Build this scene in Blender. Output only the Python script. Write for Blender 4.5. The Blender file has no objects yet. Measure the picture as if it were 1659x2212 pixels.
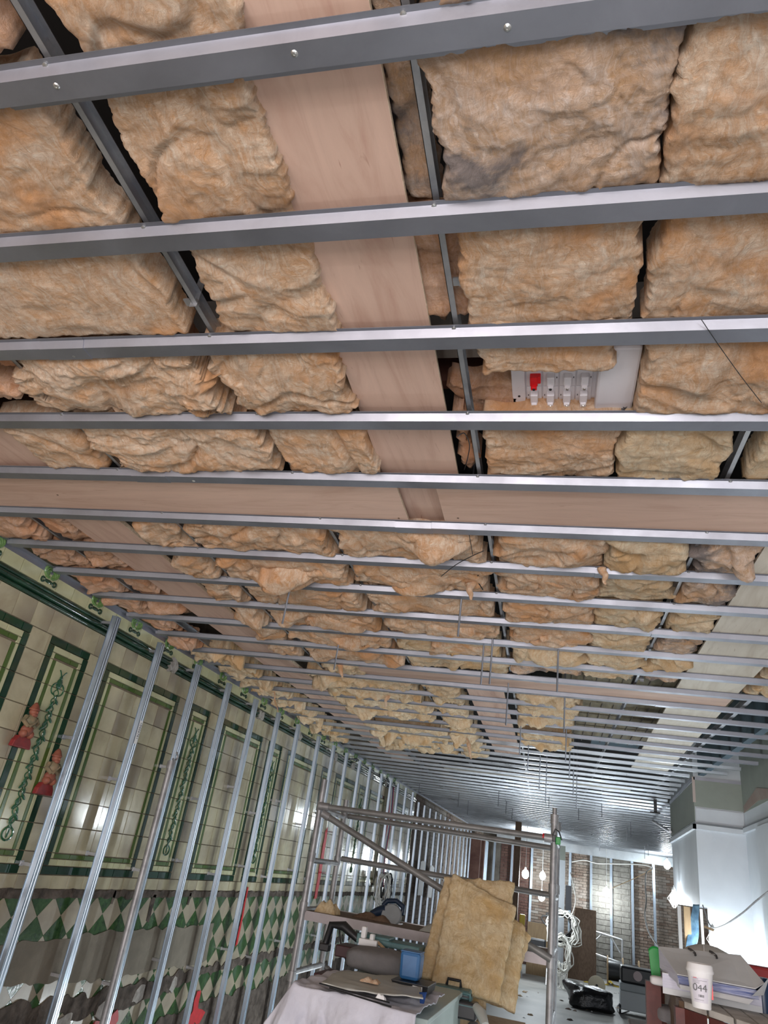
import bpy, bmesh, math, random
from mathutils import Vector, Matrix, noise
S = bpy.context.scene
COL = S.collection
PI = math.pi
# ------------------------------------------------------------------ camera
CAMZ = 2.10                                   # lens height above the floor; heights below are given from the lens, Zc()
YAW, PIT, ROL, FPX = 0.321456, 0.462287, 0.156342, 1500.35
F = Vector((-math.sin(YAW)*math.cos(PIT), math.cos(YAW)*math.cos(PIT), math.sin(PIT)))
R0 = Vector((math.cos(YAW), math.sin(YAW), 0)); U0 = R0.cross(F)
RT = R0*math.cos(ROL) + U0*math.sin(ROL); UP = -R0*math.sin(ROL) + U0*math.cos(ROL)
cd = bpy.data.cameras.new('camera'); cam = bpy.data.objects.new('camera', cd); COL.objects.link(cam)
M = Matrix((RT, UP, -F)).transposed().to_4x4(); M.translation = Vector((0, 0, CAMZ)); cam.matrix_world = M
cd.sensor_fit = 'HORIZONTAL'; cd.sensor_width = 36; cd.lens = 36*FPX/1659; cd.clip_start = .05; cd.clip_end = 200
S.camera = cam
# ------------------------------------------------------------------ world, lights, exposure
S.view_settings.view_transform = 'Standard'; S.view_settings.look = 'None'; S.view_settings.exposure = 0.38
S.view_settings.gamma = 1; S.view_settings.use_curve_mapping = False
W = bpy.data.worlds.new('world'); S.world = W; W.use_nodes = True
W.node_tree.nodes['Background'].inputs[0].default_value = (.80, .86, 1, 1)
W.node_tree.nodes['Background'].inputs[1].default_value = .6
def area(name, loc, look, sx, sy, power, col):
    l = bpy.data.lights.new(name, 'AREA'); l.shape = 'RECTANGLE'; l.size = sx; l.size_y = sy; l.energy = power; l.color = col
    o = bpy.data.objects.new(name, l); COL.objects.link(o); o.location = loc
    o.rotation_euler = (Vector(look)-Vector(loc)).to_track_quat('-Z', 'Y').to_euler(); return o
area('shopfront_daylight', (-.4, -3.6, 1.75), (-.9, 2.2, 3.0), 4.4, 3.0, 230, (1, .88, .84))
# ------------------------------------------------------------------ helpers
def ray(px, py): return F + RT*((px-829.5)/FPX) - UP*((py-1106)/FPX)
C0 = Vector((0, 0, CAMZ))
def AY(px, py, Y): d = ray(px, py); return C0 + d*(Y/d.y)      # point of the photo on the plane y = Y
def AX(px, py, X): d = ray(px, py); return C0 + d*(X/d.x)
def AZ(px, py, z): d = ray(px, py); return C0 + d*((z-CAMZ)/d.z)
DL = 0.04977
GX = Vector((math.cos(DL), math.sin(DL), 0)); GY = Vector((-math.sin(DL), math.cos(DL), 0))
def G(u, v, zc): p = GX*u + GY*v; return Vector((p.x, p.y, zc+CAMZ))   # ceiling-grid coordinates
CE = 1.30                                      # batten underside above the lens
SP, V1 = .3985, .660                           # batten spacing, first batten
WX = -3.19; FARY = 24.9
rnd = random.Random(7)

class MB:
    def __init__(s): s.bm = bmesh.new()
    def quadbox(s, p):                         # 8 points
        v = [s.bm.verts.new(q) for q in p]
        for f in ((0,3,2,1),(4,5,6,7),(0,1,5,4),(1,2,6,5),(2,3,7,6),(3,0,4,7)):
            try: s.bm.faces.new([v[i] for i in f])
            except ValueError: pass
        return s
    def box(s, a, b, T=None):
        x0,y0,z0 = a; x1,y1,z1 = b
        p = [(x0,y0,z0),(x1,y0,z0),(x1,y1,z0),(x0,y1,z0),(x0,y0,z1),(x1,y0,z1),(x1,y1,z1),(x0,y1,z1)]
        if T: p = [T @ Vector(q) for q in p]
        return s.quadbox(p)
    def gbox(s, u0, u1, v0, v1, z0, z1):
        return s.quadbox([G(u0,v0,z0),G(u1,v0,z0),G(u1,v1,z0),G(u0,v1,z0),G(u0,v0,z1),G(u1,v0,z1),G(u1,v1,z1),G(u0,v1,z1)])
    def prism(s, pts, vec):                    # planar polygon pushed along vec
        vec = Vector(vec); n = len(pts)
        a = [s.bm.verts.new(p) for p in pts]; b = [s.bm.verts.new(Vector(p)+vec) for p in pts]
        s.bm.faces.new(a[::-1]); s.bm.faces.new(b)
        for i in range(n): s.bm.faces.new((a[i], a[(i+1)%n], b[(i+1)%n], b[i]))
        return s
    def tube(s, pts, r, n=10, cap=True):
        pts = [Vector(p) for p in pts]; rings = []
        rr = r if isinstance(r, (list, tuple)) else [r]*len(pts)
        up = None
        for i, p in enumerate(pts):
            d = (pts[min(i+1, len(pts)-1)] - pts[max(i-1, 0)]).normalized()
            if up is None: up = d.orthogonal().normalized()
            up = (up - d*up.dot(d)); up = up.normalized() if up.length > 1e-6 else d.orthogonal().normalized()
            w = d.cross(up)
            rings.append([s.bm.verts.new(p + (up*math.cos(2*PI*k/n) + w*math.sin(2*PI*k/n))*rr[i]) for k in range(n)])
        for a, b in zip(rings, rings[1:]):
            for k in range(n): s.bm.faces.new((a[k], a[(k+1)%n], b[(k+1)%n], b[k]))
        if cap: s.bm.faces.new(rings[0][::-1]); s.bm.faces.new(rings[-1])
        return s
    def ell(s, c, r, T=None, seg=14, rings=8):
        c = Vector(c); g = []
        for i in range(1, rings):
            a = PI*i/rings
            g.append([s.bm.verts.new(c + (T or Matrix.Identity(3)) @ Vector((r[0]*math.sin(a)*math.cos(2*PI*k/seg), r[1]*math.sin(a)*math.sin(2*PI*k/seg), r[2]*math.cos(a)))) for k in range(seg)])
        t = s.bm.verts.new(c + (T or Matrix.Identity(3)) @ Vector((0,0,r[2]))); b = s.bm.verts.new(c - (T or Matrix.Identity(3)) @ Vector((0,0,r[2])))
        for k in range(seg):
            s.bm.faces.new((t, g[0][k], g[0][(k+1)%seg])); s.bm.faces.new((b, g[-1][(k+1)%seg], g[-1][k]))
        for x, y in zip(g, g[1:]):
            for k in range(seg): s.bm.faces.new((x[k], y[k], y[(k+1)%seg], x[(k+1)%seg]))
        return s
    def lathe(s, base, prof, axis=(0,0,1), n=28):   # prof: (radius, height)
        ax = Vector(axis).normalized(); e = ax.orthogonal().normalized(); f = ax.cross(e); base = Vector(base)
        rings = [[s.bm.verts.new(base + ax*h + (e*math.cos(2*PI*k/n)+f*math.sin(2*PI*k/n))*r) for k in range(n)] for r, h in prof]
        for a, b in zip(rings, rings[1:]):
            for k in range(n): s.bm.faces.new((a[k], a[(k+1)%n], b[(k+1)%n], b[k]))
        if prof[0][0] > 0: s.bm.faces.new(rings[0][::-1])
        if prof[-1][0] > 0: s.bm.faces.new(rings[-1])
        return s
    def hat(s, p0, p1, nrm, w=.05, h=.026, sl=.010, fl=.011, t=.0016):  # folded furring channel; nrm = way the wide face looks
        p0, p1, nrm = Vector(p0), Vector(p1), Vector(nrm).normalized(); d = (p1-p0).normalized(); c = d.cross(nrm)
        pr = [(-w/2,0),(w/2,0),(w/2+sl,h-t),(w/2+sl+fl,h-t),(w/2+sl+fl,h),(-w/2-sl-fl,h),(-w/2-sl-fl,h-t),(-w/2-sl,h-t)]
        return s.prism([p0 + c*a - nrm*b for a, b in pr], p1-p0)
    def grid(s, fn, nx, ny):
        g = [[s.bm.verts.new(fn(i/nx, j/ny)) for i in range(nx+1)] for j in range(ny+1)]
        for j in range(ny):
            for i in range(nx): s.bm.faces.new((g[j][i], g[j][i+1], g[j+1][i+1], g[j+1][i]))
        return g
    def build(s, name, mat, parent=None, smooth=False, bev=0):
        bmesh.ops.recalc_face_normals(s.bm, faces=s.bm.faces)
        me = bpy.data.meshes.new(name); s.bm.to_mesh(me); s.bm.free()
        if mat: me.materials.append(mat)
        if smooth: me.polygons.foreach_set('use_smooth', [True]*len(me.polygons))
        o = bpy.data.objects.new(name, me); COL.objects.link(o)
        if parent: o.parent = parent
        if bev:
            b = o.modifiers.new('b', 'BEVEL'); b.width = bev; b.segments = 2; b.limit_method = 'ANGLE'
        return o
def tag(o, label=None, cat=None, group=None, kind=None):
    if label: o['label'] = label
    if cat: o['category'] = cat
    if group: o['group'] = group
    if kind: o['kind'] = kind
    return o
def thing(name, label, cat, loc, group=None):
    o = bpy.data.objects.new(name, None); COL.objects.link(o); o.location = loc; o.empty_display_size = .05
    return tag(o, label, cat, group)
def adopt(root, *kids):
    inv = Matrix.Translation(-root.location)
    for k in kids:
        if k.type == 'MESH': k.data.transform(inv)
        k.parent = root
    return root
def sm(o, ang=40):
    me = o.data; me.polygons.foreach_set('use_smooth', [True]*len(me.polygons))
    me.set_sharp_from_angle(angle=math.radians(ang)); return o

def text(name, body, size, m, M4, parent, align='LEFT', ex=.0003):
    c = bpy.data.curves.new('t', 'FONT'); c.body = body; c.size = size; c.extrude = ex; c.align_x = align
    t = bpy.data.objects.new('t', c); COL.objects.link(t)
    bpy.context.view_layer.update(); me = bpy.data.meshes.new_from_object(t.evaluated_get(bpy.context.evaluated_depsgraph_get())); bpy.data.objects.remove(t)
    me.name = name; me.materials.clear(); me.materials.append(m); o = bpy.data.objects.new(name, me); COL.objects.link(o); o.parent = parent; o.matrix_basis = M4; return o
# ------------------------------------------------------------------ materials
def nt(name):
    m = bpy.data.materials.new(name); m.use_nodes = True; t = m.node_tree
    return m, t, t.nodes['Principled BSDF']
def coords(t, kind='Object', scale=(1,1,1), rand=True):
    tc = t.nodes.new('ShaderNodeTexCoord'); mp = t.nodes.new('ShaderNodeMapping'); mp.inputs['Scale'].default_value = scale
    t.links.new(tc.outputs[kind], mp.inputs[0])
    if rand:
        oi = t.nodes.new('ShaderNodeObjectInfo'); mu = t.nodes.new('ShaderNodeMath'); mu.operation = 'MULTIPLY'; mu.inputs[1].default_value = 37
        t.links.new(oi.outputs['Random'], mu.inputs[0]); t.links.new(mu.outputs[0], mp.inputs['Location'])
    return mp.outputs[0]
def noi(t, vec, scale, detail=4, rough=.55, dist=0):
    n = t.nodes.new('ShaderNodeTexNoise'); n.inputs['Scale'].default_value = scale; n.inputs['Detail'].default_value = detail
    n.inputs['Roughness'].default_value = rough; n.inputs['Distortion'].default_value = dist
    if vec: t.links.new(vec, n.inputs['Vector'])
    return n.outputs[0]
def ramp(t, fac, stops):
    r = t.nodes.new('ShaderNodeValToRGB'); t.links.new(fac, r.inputs[0])
    while len(r.color_ramp.elements) < len(stops): r.color_ramp.elements.new(.5)
    for e, (p, c) in zip(r.color_ramp.elements, stops): e.position = p; e.color = (*c, 1) if len(c) == 3 else c
    return r.outputs[0]
def mix(t, fac, a, b, mode='MIX'):
    m = t.nodes.new('ShaderNodeMix'); m.data_type = 'RGBA'; m.blend_type = mode
    for s, v in ((0, fac), (6, a), (7, b)):
        if hasattr(v, 'is_output'): t.links.new(v, m.inputs[s])
        else: m.inputs[s].default_value = v if s == 0 else (*v, 1)
    return m.outputs[2]
def bump(t, bs, h, st=.3, dist=.01):
    b = t.nodes.new('ShaderNodeBump'); b.inputs['Strength'].default_value = st; b.inputs['Distance'].default_value = dist
    t.links.new(h, b.inputs['Height']); t.links.new(b.outputs[0], bs.inputs['Normal'])
def mat(name, c, rough=.6, metal=0, c2=None, sc=8, lo=.35, hi=.65, bmp=0, bsc=40, bdist=.003, stretch=(1,1,1), detail=5, emit=None, es=0, coat=0, rand=True, third=None):
    m, t, b = nt(name)
    b.inputs['Base Color'].default_value = (*c, 1); b.inputs['Roughness'].default_value = rough; b.inputs['Metallic'].default_value = metal
    if coat: b.inputs['Coat Weight'].default_value = coat; b.inputs['Coat Roughness'].default_value = .08
    v = coords(t, 'Object', stretch, rand) if (c2 or bmp) else None
    if c2:
        o = ramp(t, noi(t, v, sc, detail, .6, .4), [(lo, c), (hi, c2)])
        if third: o = mix(t, ramp(t, noi(t, v, sc*.35, 3), [(.5, (0,0,0)), (.68, (1,1,1))]), o, third)
        t.links.new(o, b.inputs['Base Color'])
    if bmp: bump(t, b, noi(t, v, bsc, 4), bmp, bdist)
    if emit: b.inputs['Emission Color'].default_value = (*emit, 1); b.inputs['Emission Strength'].default_value = es
    return m
def fibre(name, cream, orange, pale, dusty=0.0):
    m, t, b = nt(name); b.inputs['Roughness'].default_value = 1
    v = coords(t)
    nn = t.nodes.new('ShaderNodeTexNoise'); nn.inputs['Scale'].default_value = 9; nn.inputs['Detail'].default_value = 5; t.links.new(v, nn.inputs['Vector'])
    def warp(k):
        wv = t.nodes.new('ShaderNodeVectorMath'); wv.operation = 'MULTIPLY_ADD'; t.links.new(nn.outputs['Color'], wv.inputs[0]); wv.inputs[1].default_value = (k,)*3; t.links.new(v, wv.inputs[2]); return wv.outputs[0]
    def stretchv(src, sc, rot):
        st = t.nodes.new('ShaderNodeMapping'); st.inputs['Scale'].default_value = sc; st.inputs['Rotation'].default_value = (0, 0, rot); t.links.new(src, st.inputs[0]); return st.outputs[0]
    w1, w2 = warp(.07), warp(.14)
    a = ramp(t, noi(t, w1, 9, 9, .68, .6), [(.38, orange), (.45, tuple((x+y)/2 for x, y in zip(orange, cream))), (.51, cream), (.60, pale)])
    s1 = noi(t, stretchv(w1, (1, 5, 1), .5), 20, 9, .78, .15); s2 = noi(t, stretchv(w2, (6, 1, 1), -.3), 14, 9, .78, .15)
    lo = tuple(x*.66 for x in orange); hi = tuple(min(1, x*1.15) for x in pale)
    c = mix(t, .48, a, ramp(t, s1, [(.36, lo), (.5, cream), (.60, hi)]))
    c = mix(t, .40, c, ramp(t, s2, [(.38, orange), (.5, cream), (.60, hi)]))
    pt = noi(t, v, 4.5, 4, .5, .5)
    c = mix(t, ramp(t, pt, [(.5, (0,0,0)), (.66, (.75,)*3)]), c, tuple(x*y for x, y in zip(orange, (1.12, 1.1, 1.1))))
    if dusty: c = mix(t, ramp(t, noi(t, w1, 3.4, 6, .65), [(.47, (0,0,0)), (.57, (dusty,)*3)]), c, (.25,.22,.215))
    t.links.new(c, b.inputs['Base Color'])
    h = mix(t, .5, mix(t, .5, noi(t, w1, 30, 10, .8, .1), s1), s2)
    bump(t, b, h, 1.0, .022)
    return m
def ply(name, c, c2, dark, ang=0.0):
    m, t, b = nt(name); b.inputs['Roughness'].default_value = .62
    tc = t.nodes.new('ShaderNodeTexCoord'); mp = t.nodes.new('ShaderNodeMapping'); mp.inputs['Scale'].default_value = (1.1, 9, 1) if ang > 1 else (9, 1.1, 1)
    oi = t.nodes.new('ShaderNodeObjectInfo'); mu = t.nodes.new('ShaderNodeMath'); mu.operation = 'MULTIPLY'; mu.inputs[1].default_value = 23
    t.links.new(oi.outputs['Random'], mu.inputs[0]); t.links.new(mu.outputs[0], mp.inputs['Location']); t.links.new(tc.outputs['Object'], mp.inputs[0])
    g = noi(t, mp.outputs[0], 1.6, 8, .6, 1.2)
    o = ramp(t, g, [(.3, c2), (.5, c), (.68, tuple(min(1, x*1.08) for x in c))])
    o = mix(t, ramp(t, noi(t, mp.outputs[0], 3.1, 3, .5, 2.2), [(.68, (0,0,0)), (.76, (.7,.7,.7))]), o, dark)
    t.links.new(o, b.inputs['Base Color']); bump(t, b, noi(t, mp.outputs[0], 14, 5), .12, .002)
    return m
def galv(name, c, rough=.36, c2=None, metal=.85, bscale=(1,1,1), var=.07):
    m, t, b = nt(name); v = coords(t, 'Object', bscale)
    b.inputs['Metallic'].default_value = metal
    t.links.new(ramp(t, noi(t, v, 5, 6, .65, .5), [(.35, c), (.7, c2 or tuple(min(1, x*1.18) for x in c))]), b.inputs['Base Color'])
    t.links.new(ramp(t, noi(t, v, 3.2, 5, .6), [(.3, (rough-var,)*3), (.7, (rough+var*1.7,)*3)]), b.inputs['Roughness'])
    bump(t, b, noi(t, v, 170, 2), .10, .001)
    return m
FB = fibre('fibreglass_peach', (.80,.55,.36), (.68,.33,.13), (.90,.76,.62))
FBD = fibre('fibreglass_dusty', (.76,.54,.38), (.64,.36,.17), (.86,.74,.66), .9)
FBP = fibre('fibreglass_pinkish', (.74,.44,.27), (.62,.28,.13), (.78,.56,.44))
FBY = fibre('fibreglass_yellow', (.84,.64,.42), (.70,.43,.19), (.90,.79,.60))
FST = fibre('fibreglass_slab', (.80,.61,.36), (.64,.42,.17), (.88,.75,.52))
PLA = ply('plywood_pink', (.60,.415,.325), (.50,.31,.235), (.30,.15,.09), DL*0)
PLB = ply('plywood_pink_across', (.60,.415,.32), (.51,.325,.24), (.33,.17,.10), PI/2)
PLD = ply('plywood_pale', (.66,.60,.50), (.56,.49,.39), (.40,.30,.20))
GALV = galv('galvanised_steel', (.31,.32,.36), .47, metal=.9)
GALC = galv('galvanised_carrier', (.34,.36,.40), .42, (.60,.60,.60), .85)
GALF = galv('galvanised_steel_far', (.50,.53,.57), .33, metal=.92)  # same steel as near battens; far ceiling's brighter light put into the colour
GALW = galv('galvanised_wall_channel', (.36,.43,.50), .33, (.40,.47,.54), metal=.9, var=.02)
SCAF = mat('scaffold_tube', (.26,.26,.265), .5, .55, (.42,.42,.425), 9, bmp=.15, bsc=60)
SCAFD = mat('scaffold_dark_tube', (.17,.17,.165), .5, .35, (.24,.24,.235), 7)
SCREW = mat('screw_zinc', (.62,.62,.60), .3, .9)
DARK = mat('void_dark', (.018,.016,.015), .95)
CREAM = mat('cream_glazed_tile', (.54,.50,.34), .16, 0, (.40,.36,.24), 4, .38, .66, .12, 14, .004, third=(.27,.23,.17), coat=.4)
CREAMY = mat('yellow_cream_glazed_tile', (.56,.57,.35), .16, 0, (.44,.44,.27), 4, .4, .7, .1, 14, .004, coat=.4)
DGRN = mat('dark_green_glaze', (.008,.032,.018), .10, 0, (.015,.06,.03), 5, bmp=.15, bsc=12, bdist=.004, coat=.6)
MGRN = mat('olive_green_glaze', (.06,.12,.025), .18, 0, (.09,.15,.035), 8, coat=.4)
VGRN = mat('bottle_green_glaze', (.012,.075,.035), .10, 0, (.03,.13,.06), 12, coat=.5)
LGRN = mat('leaf_green_glaze', (.10,.21,.06), .2, 0, (.16,.28,.09), 25, coat=.3)
DIAG = mat('green_marbled_diamond', (.018,.06,.015), .2, 0, (.06,.14,.04), 22, .35, .7, .35, 40, .004, detail=8, coat=.5)
DIAC = mat('cream_diamond', (.40,.35,.25), .35, 0, (.29,.25,.18), 5, bmp=.15, bsc=20, coat=.2)
GROUT = mat('old_grout', (.17,.13,.09), .9, 0, (.26,.21,.15), 14)
DIRT = mat('dark_dirty_plaster', (.045,.035,.028), .95, 0, (.14,.115,.095), 12, bmp=.8, bsc=22, bdist=.02)
RENDER = mat('grey_brown_render', (.17,.15,.115), .85, 0, (.23,.205,.16), 6, bmp=.4, bsc=20, bdist=.01)
WHITEP = mat('broken_white_plaster', (.46,.44,.41), .9, 0, (.25,.23,.2), 20, bmp=.6, bsc=40, bdist=.01)
REDP = mat('red_paint', (.58,.012,.018), .5, 0, (.42,.01,.015), 30)
BRK = mat('old_brick', (.13,.085,.062), .9, 0, (.22,.175,.14), 2.3, .38, .62, .6, 30, .01, third=(.30,.27,.235))
BRKD = mat('dark_red_brick', (.085,.038,.03), .9, 0, (.15,.08,.06), 3, bmp=.5, bsc=30, bdist=.01)
MORT = mat('lime_mortar', (.17,.15,.125), .95, 0, (.09,.075,.06), 3, bmp=.6, bsc=25, bdist=.012)
BLOCK = mat('concrete_block', (.19,.18,.155), .95, 0, (.13,.12,.105), 8, bmp=.5, bsc=30, bdist=.01)
SKIM = mat('white_skim_plaster', (.62,.66,.70), .55, 0, (.57,.61,.65), 3, bmp=.05, bsc=10)
MRB = mat('grey_green_board', (.27,.30,.26), .8, 0, (.30,.33,.29), 4)
MRBP = mat('bare_plaster_patch', (.30,.22,.19), .9, 0, (.34,.28,.24), 5)
FLOOR = mat('dusty_concrete_floor', (.36,.36,.34), .55, 0, (.27,.27,.26), 1.3, .35, .65, .2, 8, .01, third=(.44,.43,.40), rand=False)
WHT = mat('white_plastic', (.74,.71,.74), .32, 0, (.70,.67,.70), 5)
WHTC = mat('white_card', (.78,.78,.78), .6)
GREYC = mat('grey_folder_board', (.60,.62,.63), .7, 0, (.55,.57,.58), 5)
PAPER = mat('paper', (.62,.62,.70), .8, 0, (.50,.50,.60), 60, stretch=(.2,.2,6))
PAPERB = mat('blue_edged_paper', (.10,.14,.34), .8, 0, (.50,.52,.65), 30, stretch=(.3,.3,5))
REDPL = mat('red_plastic', (.75,.01,.015), .3)
BLK = mat('black_plastic', (.012,.013,.015), .4)
BLKC = mat('black_cable', (.02,.02,.02), .5)
WCAB = mat('white_cable', (.66,.65,.60), .5)
RCAB = mat('red_cable', (.35,.015,.03), .5)
NAVY = mat('navy_tool_body', (.008,.022,.05), .4)
TEAL = mat('teal_tool_case', (.05,.13,.14), .45, 0, (.10,.20,.20), 20)
ALU = mat('aluminium', (.70,.71,.72), .38, .85)
BLUE = mat('blue_plastic_tub', (.018,.085,.21), .42, 0, (.03,.12,.28), 8)
SHEET = mat('dust_sheet_cloth', (.56,.56,.62), .9, 0, (.48,.48,.54), 7, bmp=.5, bsc=35, bdist=.008)
SHEETG = mat('translucent_polythene', (.48,.48,.44), .5, 0, (.40,.41,.38), 6, bmp=.3, bsc=14, bdist=.01)
SHEETD = mat('grey_cover_cloth', (.16,.155,.16), .9, 0, (.22,.21,.21), 6, bmp=.4, bsc=20, bdist=.01)
CAB = mat('pale_cabinet_side', (.42,.50,.47), .5, 0, (.38,.46,.43), 6)
BAG = mat('black_bin_bag', (.010,.010,.011), .22, 0, bmp=.8, bsc=16, bdist=.02)
REDW = mat('red_brown_timber', (.115,.028,.022), .6, 0, (.075,.02,.017), 14, stretch=(1,1,1), bmp=.2)
DUSTW = mat('dusty_slat_top', (.48,.46,.42), .85, 0, (.34,.31,.28), 12, bmp=.3)
BRNW = mat('brown_timber', (.11,.065,.04), .7, 0, (.17,.11,.07), 6, stretch=(6,6,1))
TIMB = mat('sawn_timber', (.38,.27,.15), .7, 0, (.30,.20,.11), 5, stretch=(8,8,1))
OLDB = mat('old_ceiling_boards', (.34,.29,.19), .85, 0, (.20,.165,.11), 3, stretch=(6,1,1), bmp=.4, bsc=14, third=(.28,.26,.21))
CONC = mat('grey_painted_beam', (.22,.19,.165), .85, 0, (.17,.145,.12), 5)
DUCT = mat('blue_grey_membrane', (.10,.16,.20), .6, 0, (.07,.115,.15), 3)
DENIM = mat('blue_denim', (.035,.09,.16), .9, 0, (.12,.22,.30), 9, bmp=.4, bsc=60)
GRN = mat('green_plastic', (.01,.30,.05), .4)
TERRA = mat('terracotta_paint', (.30,.10,.055), .6, 0, (.22,.07,.045), 30)
FIGB = mat('figure_buff_paint', (.30,.22,.13), .6, 0, (.15,.14,.08), 30)
FIGR = mat('figure_red_paint', (.26,.025,.025), .5, 0, (.18,.02,.02), 30)
YEL = mat('yellow_hose', (.50,.36,.04), .5)
DISC = mat('buff_disc', (.36,.32,.24), .7)
BULB = mat('lit_bulb', (1,1,1), .5, emit=(.86,.95,1), es=60)
BULBC = mat('bulb_cage', (.80,.80,.78), .4)

# ================================================================== SETTING
def T(y0, y1, z0, z1, x0=WX, x1=WX+.008, bev=.002):   # glazed tile on the left wall: chamfered slab (y,z from the lens)
    z0 += CAMZ; z1 += CAMZ; b = min(bev, (y1-y0)/4, (z1-z0)/4)
    return [(x0,y0,z0),(x0,y1,z0),(x0,y1,z1),(x0,y0,z1),(x1,y0+b,z0+b),(x1,y1-b,z0+b),(x1,y1-b,z1-b),(x1,y0+b,z1-b)]
bm = MB(); bm.box((WX-.35, -4, -.01), (WX-.0015, FARY+.3, 4.3)); wall_left = tag(bm.build('wall_left', GROUT), kind='structure')
bm = MB(); bm.box((-3.6, -4, -.15), (6.4, FARY+.3, 0)); floor = tag(bm.build('floor', FLOOR), kind='structure')
bm = MB(); bm.box((-3.6, -4, CAMZ+2.15), (6.4, FARY+.3, CAMZ+2.3)); ceil = tag(bm.build('ceiling', DARK), kind='structure')

tiles = []     # (dist, quad, material)
def addt(y0, y1, z0, z1, m, name='wall_tile', x1=None, jit=True):
    if y1-y0 < .012 or z1-z0 < .012: return
    g = .0012
    x = (WX+.008+rnd.uniform(-.0008,.0012)) if x1 is None else x1
    tiles.append((y0, T(y0+g, y1-g, z0+g, z1-g, x1=x), m, name))
def fill(y0, y1, z0, z1, tw, th, oy, oz, m, name='wall_tile'):
    i = math.floor((y0-oy)/tw)
    while oy+i*tw < y1-1e-6:
        a = max(y0, oy+i*tw); b = min(y1, oy+(i+1)*tw); j = math.floor((z0-oz)/th)
        while oz+j*th < z1-1e-6:
            addt(a, b, max(z0, oz+j*th), min(z1, oz+(j+1)*th), m, name); j += 1
        i += 1
TEND = 14.25
fill(1.4, TEND, 1.203, 1.36, .158, .157, 3.318-.079, 1.203, CREAMY)
fill(1.4, TEND, .96, 1.108, .158, .148, 3.30, .96, CREAM)
fill(1.4, TEND, -.437, -.357, .158, .08, 3.28, -.437, CREAM)
panels = [(1.78,2.13,0),(2.34,3.33,1),(3.51,3.90,0),(4.10,5.11,1),(5.31,5.66,0),(5.93,6.83,1),(7.0,7.36,0),(7.54,8.53,1),(8.725,9.06,0),(9.28,10.20,1),(10.42,10.76,0),(11.0,11.93,1),(12.15,12.49,0),(12.73,13.66,1),(13.9,14.24,0)]
py = 1.4
BR = .158
for a, b, wide in panels:
    fill(py, a, -.357, .96, .158, .152, py, .07-5*.152, CREAM); py = b
    # dark border
    e = .05
    for z0, z1 in ((.96-e, .96), (-.357, -.357+e)): fill(a, b, z0, z1, .152, 1, a, z0, DGRN, 'border_tile')
    for y0, y1 in ((a, a+e), (b-e, b)): fill(y0, y1, -.357+e, .96-e, 1, .152, y0, .07-5*.152, DGRN, 'border_tile')
    i0, z_lo, z_hi = .078, -.357+.09, .96-.09
    ga, gb = a+i0, b-i0
    fill(a+e, b-e, z_hi, .96-e, .152, 1, a+e, z_hi, CREAMY); fill(a+e, b-e, -.357+e, z_lo, .076, 1, a+e, -.357+e, CREAMY)
    fill(a+e, ga, z_lo, z_hi, 1, .152, a, .07-5*.152, CREAMY); fill(gb, b-e, z_lo, z_hi, 1, .152, gb, .07-5*.152, CREAMY)
    g = .031
    for z0, z1 in ((z_hi-g, z_hi), (z_lo, z_lo+g)): fill(ga, gb, z0, z1, .152, 1, ga, z0, MGRN, 'border_tile')
    for y0, y1 in ((ga, ga+g), (gb-g, gb)): fill(y0, y1, z_lo+g, z_hi-g, 1, .152, y0, .07-5*.152, MGRN, 'border_tile')
    if wide: fill(ga+g, gb-g, z_lo+g, z_hi-g, .158, .152, ga+g, .07-5*.152, CREAM)
    else: fill(ga+g, gb-g, z_lo+g, z_hi-g, 1, .152, ga+g, .07-5*.152, CREAMY)
fill(py, TEND, -.357, .96, .158, .152, py, .07-5*.152, CREAM)
def emit_pieces(lst, parent, limit, near=2.9):
    byname = {}
    for t in lst: byname.setdefault(t[3], []).append(t)
    for nm, L in byname.items():
        vis = sorted([t for t in L if t[0] > near], key=lambda t: t[0]); hid = [t for t in L if t[0] <= near]
        for d, q, m, _ in vis[:limit]: MB().quadbox(q).build(nm, m, parent)
        rest = {}
        for d, q, m, _ in vis[limit:]+hid: rest.setdefault(m.name, []).append((q, m))
        for L2 in rest.values():
            b = MB()
            for q, m in L2: b.quadbox(q)
            tag(b.build(nm+'_field', L2[0][1], parent), kind='stuff')
emit_pieces(tiles, wall_left, 300)
# dado diamonds
def diamond(yc, zc, hw, hh, zlo, zhi, ylo, yhi):
    P = [(yc-hw, zc), (yc, zc+hh), (yc+hw, zc), (yc, zc-hh)]
    for (ax, lim, sg) in ((1, zhi, 1), (1, zlo, -1), (0, ylo, -1), (0, yhi, 1)):
        out = []
        for i in range(len(P)):
            p, q = P[i], P[(i+1)%len(P)]; dp = (lim-p[ax])*sg; dq = (lim-q[ax])*sg
            if dp >= 0: out.append(p)
            if (dp < 0) != (dq < 0):
                k = dp/(dp-dq); out.append((p[0]+(q[0]-p[0])*k, p[1]+(q[1]-p[1])*k))
        P = out
        if len(P) < 3: return None
    return P
ds = []
for r in range(0, 17):
    zc = -.477 - .105*r
    for i in range(-12, 60):
        yc = 4.308 + .224*i + (.112 if r % 2 == 0 else 0)
        P = diamond(yc, zc, .1105, .1035, -2.085, -.478, 1.5, TEND)
        if P: ds.append((yc + (1.5 if zc < -1.15 else 0), P, DIAG if r % 2 == 0 else DIAC, zc, yc))
ds.sort(key=lambda d: d[0]); n = 0; rest = {}
for d, P, m, zc, yc in ds:
    x1 = WX+.007+rnd.uniform(0, .002); pts = [(WX, y, z+CAMZ) for y, z in P]
    if yc > 3.3 and n < 300 and zc > -1.6: MB().prism(pts, (x1-WX, 0, 0)).build('diamond_tile', m, wall_left); n += 1
    else: rest.setdefault(m.name, (m, []))[1].append((pts, x1))
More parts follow.
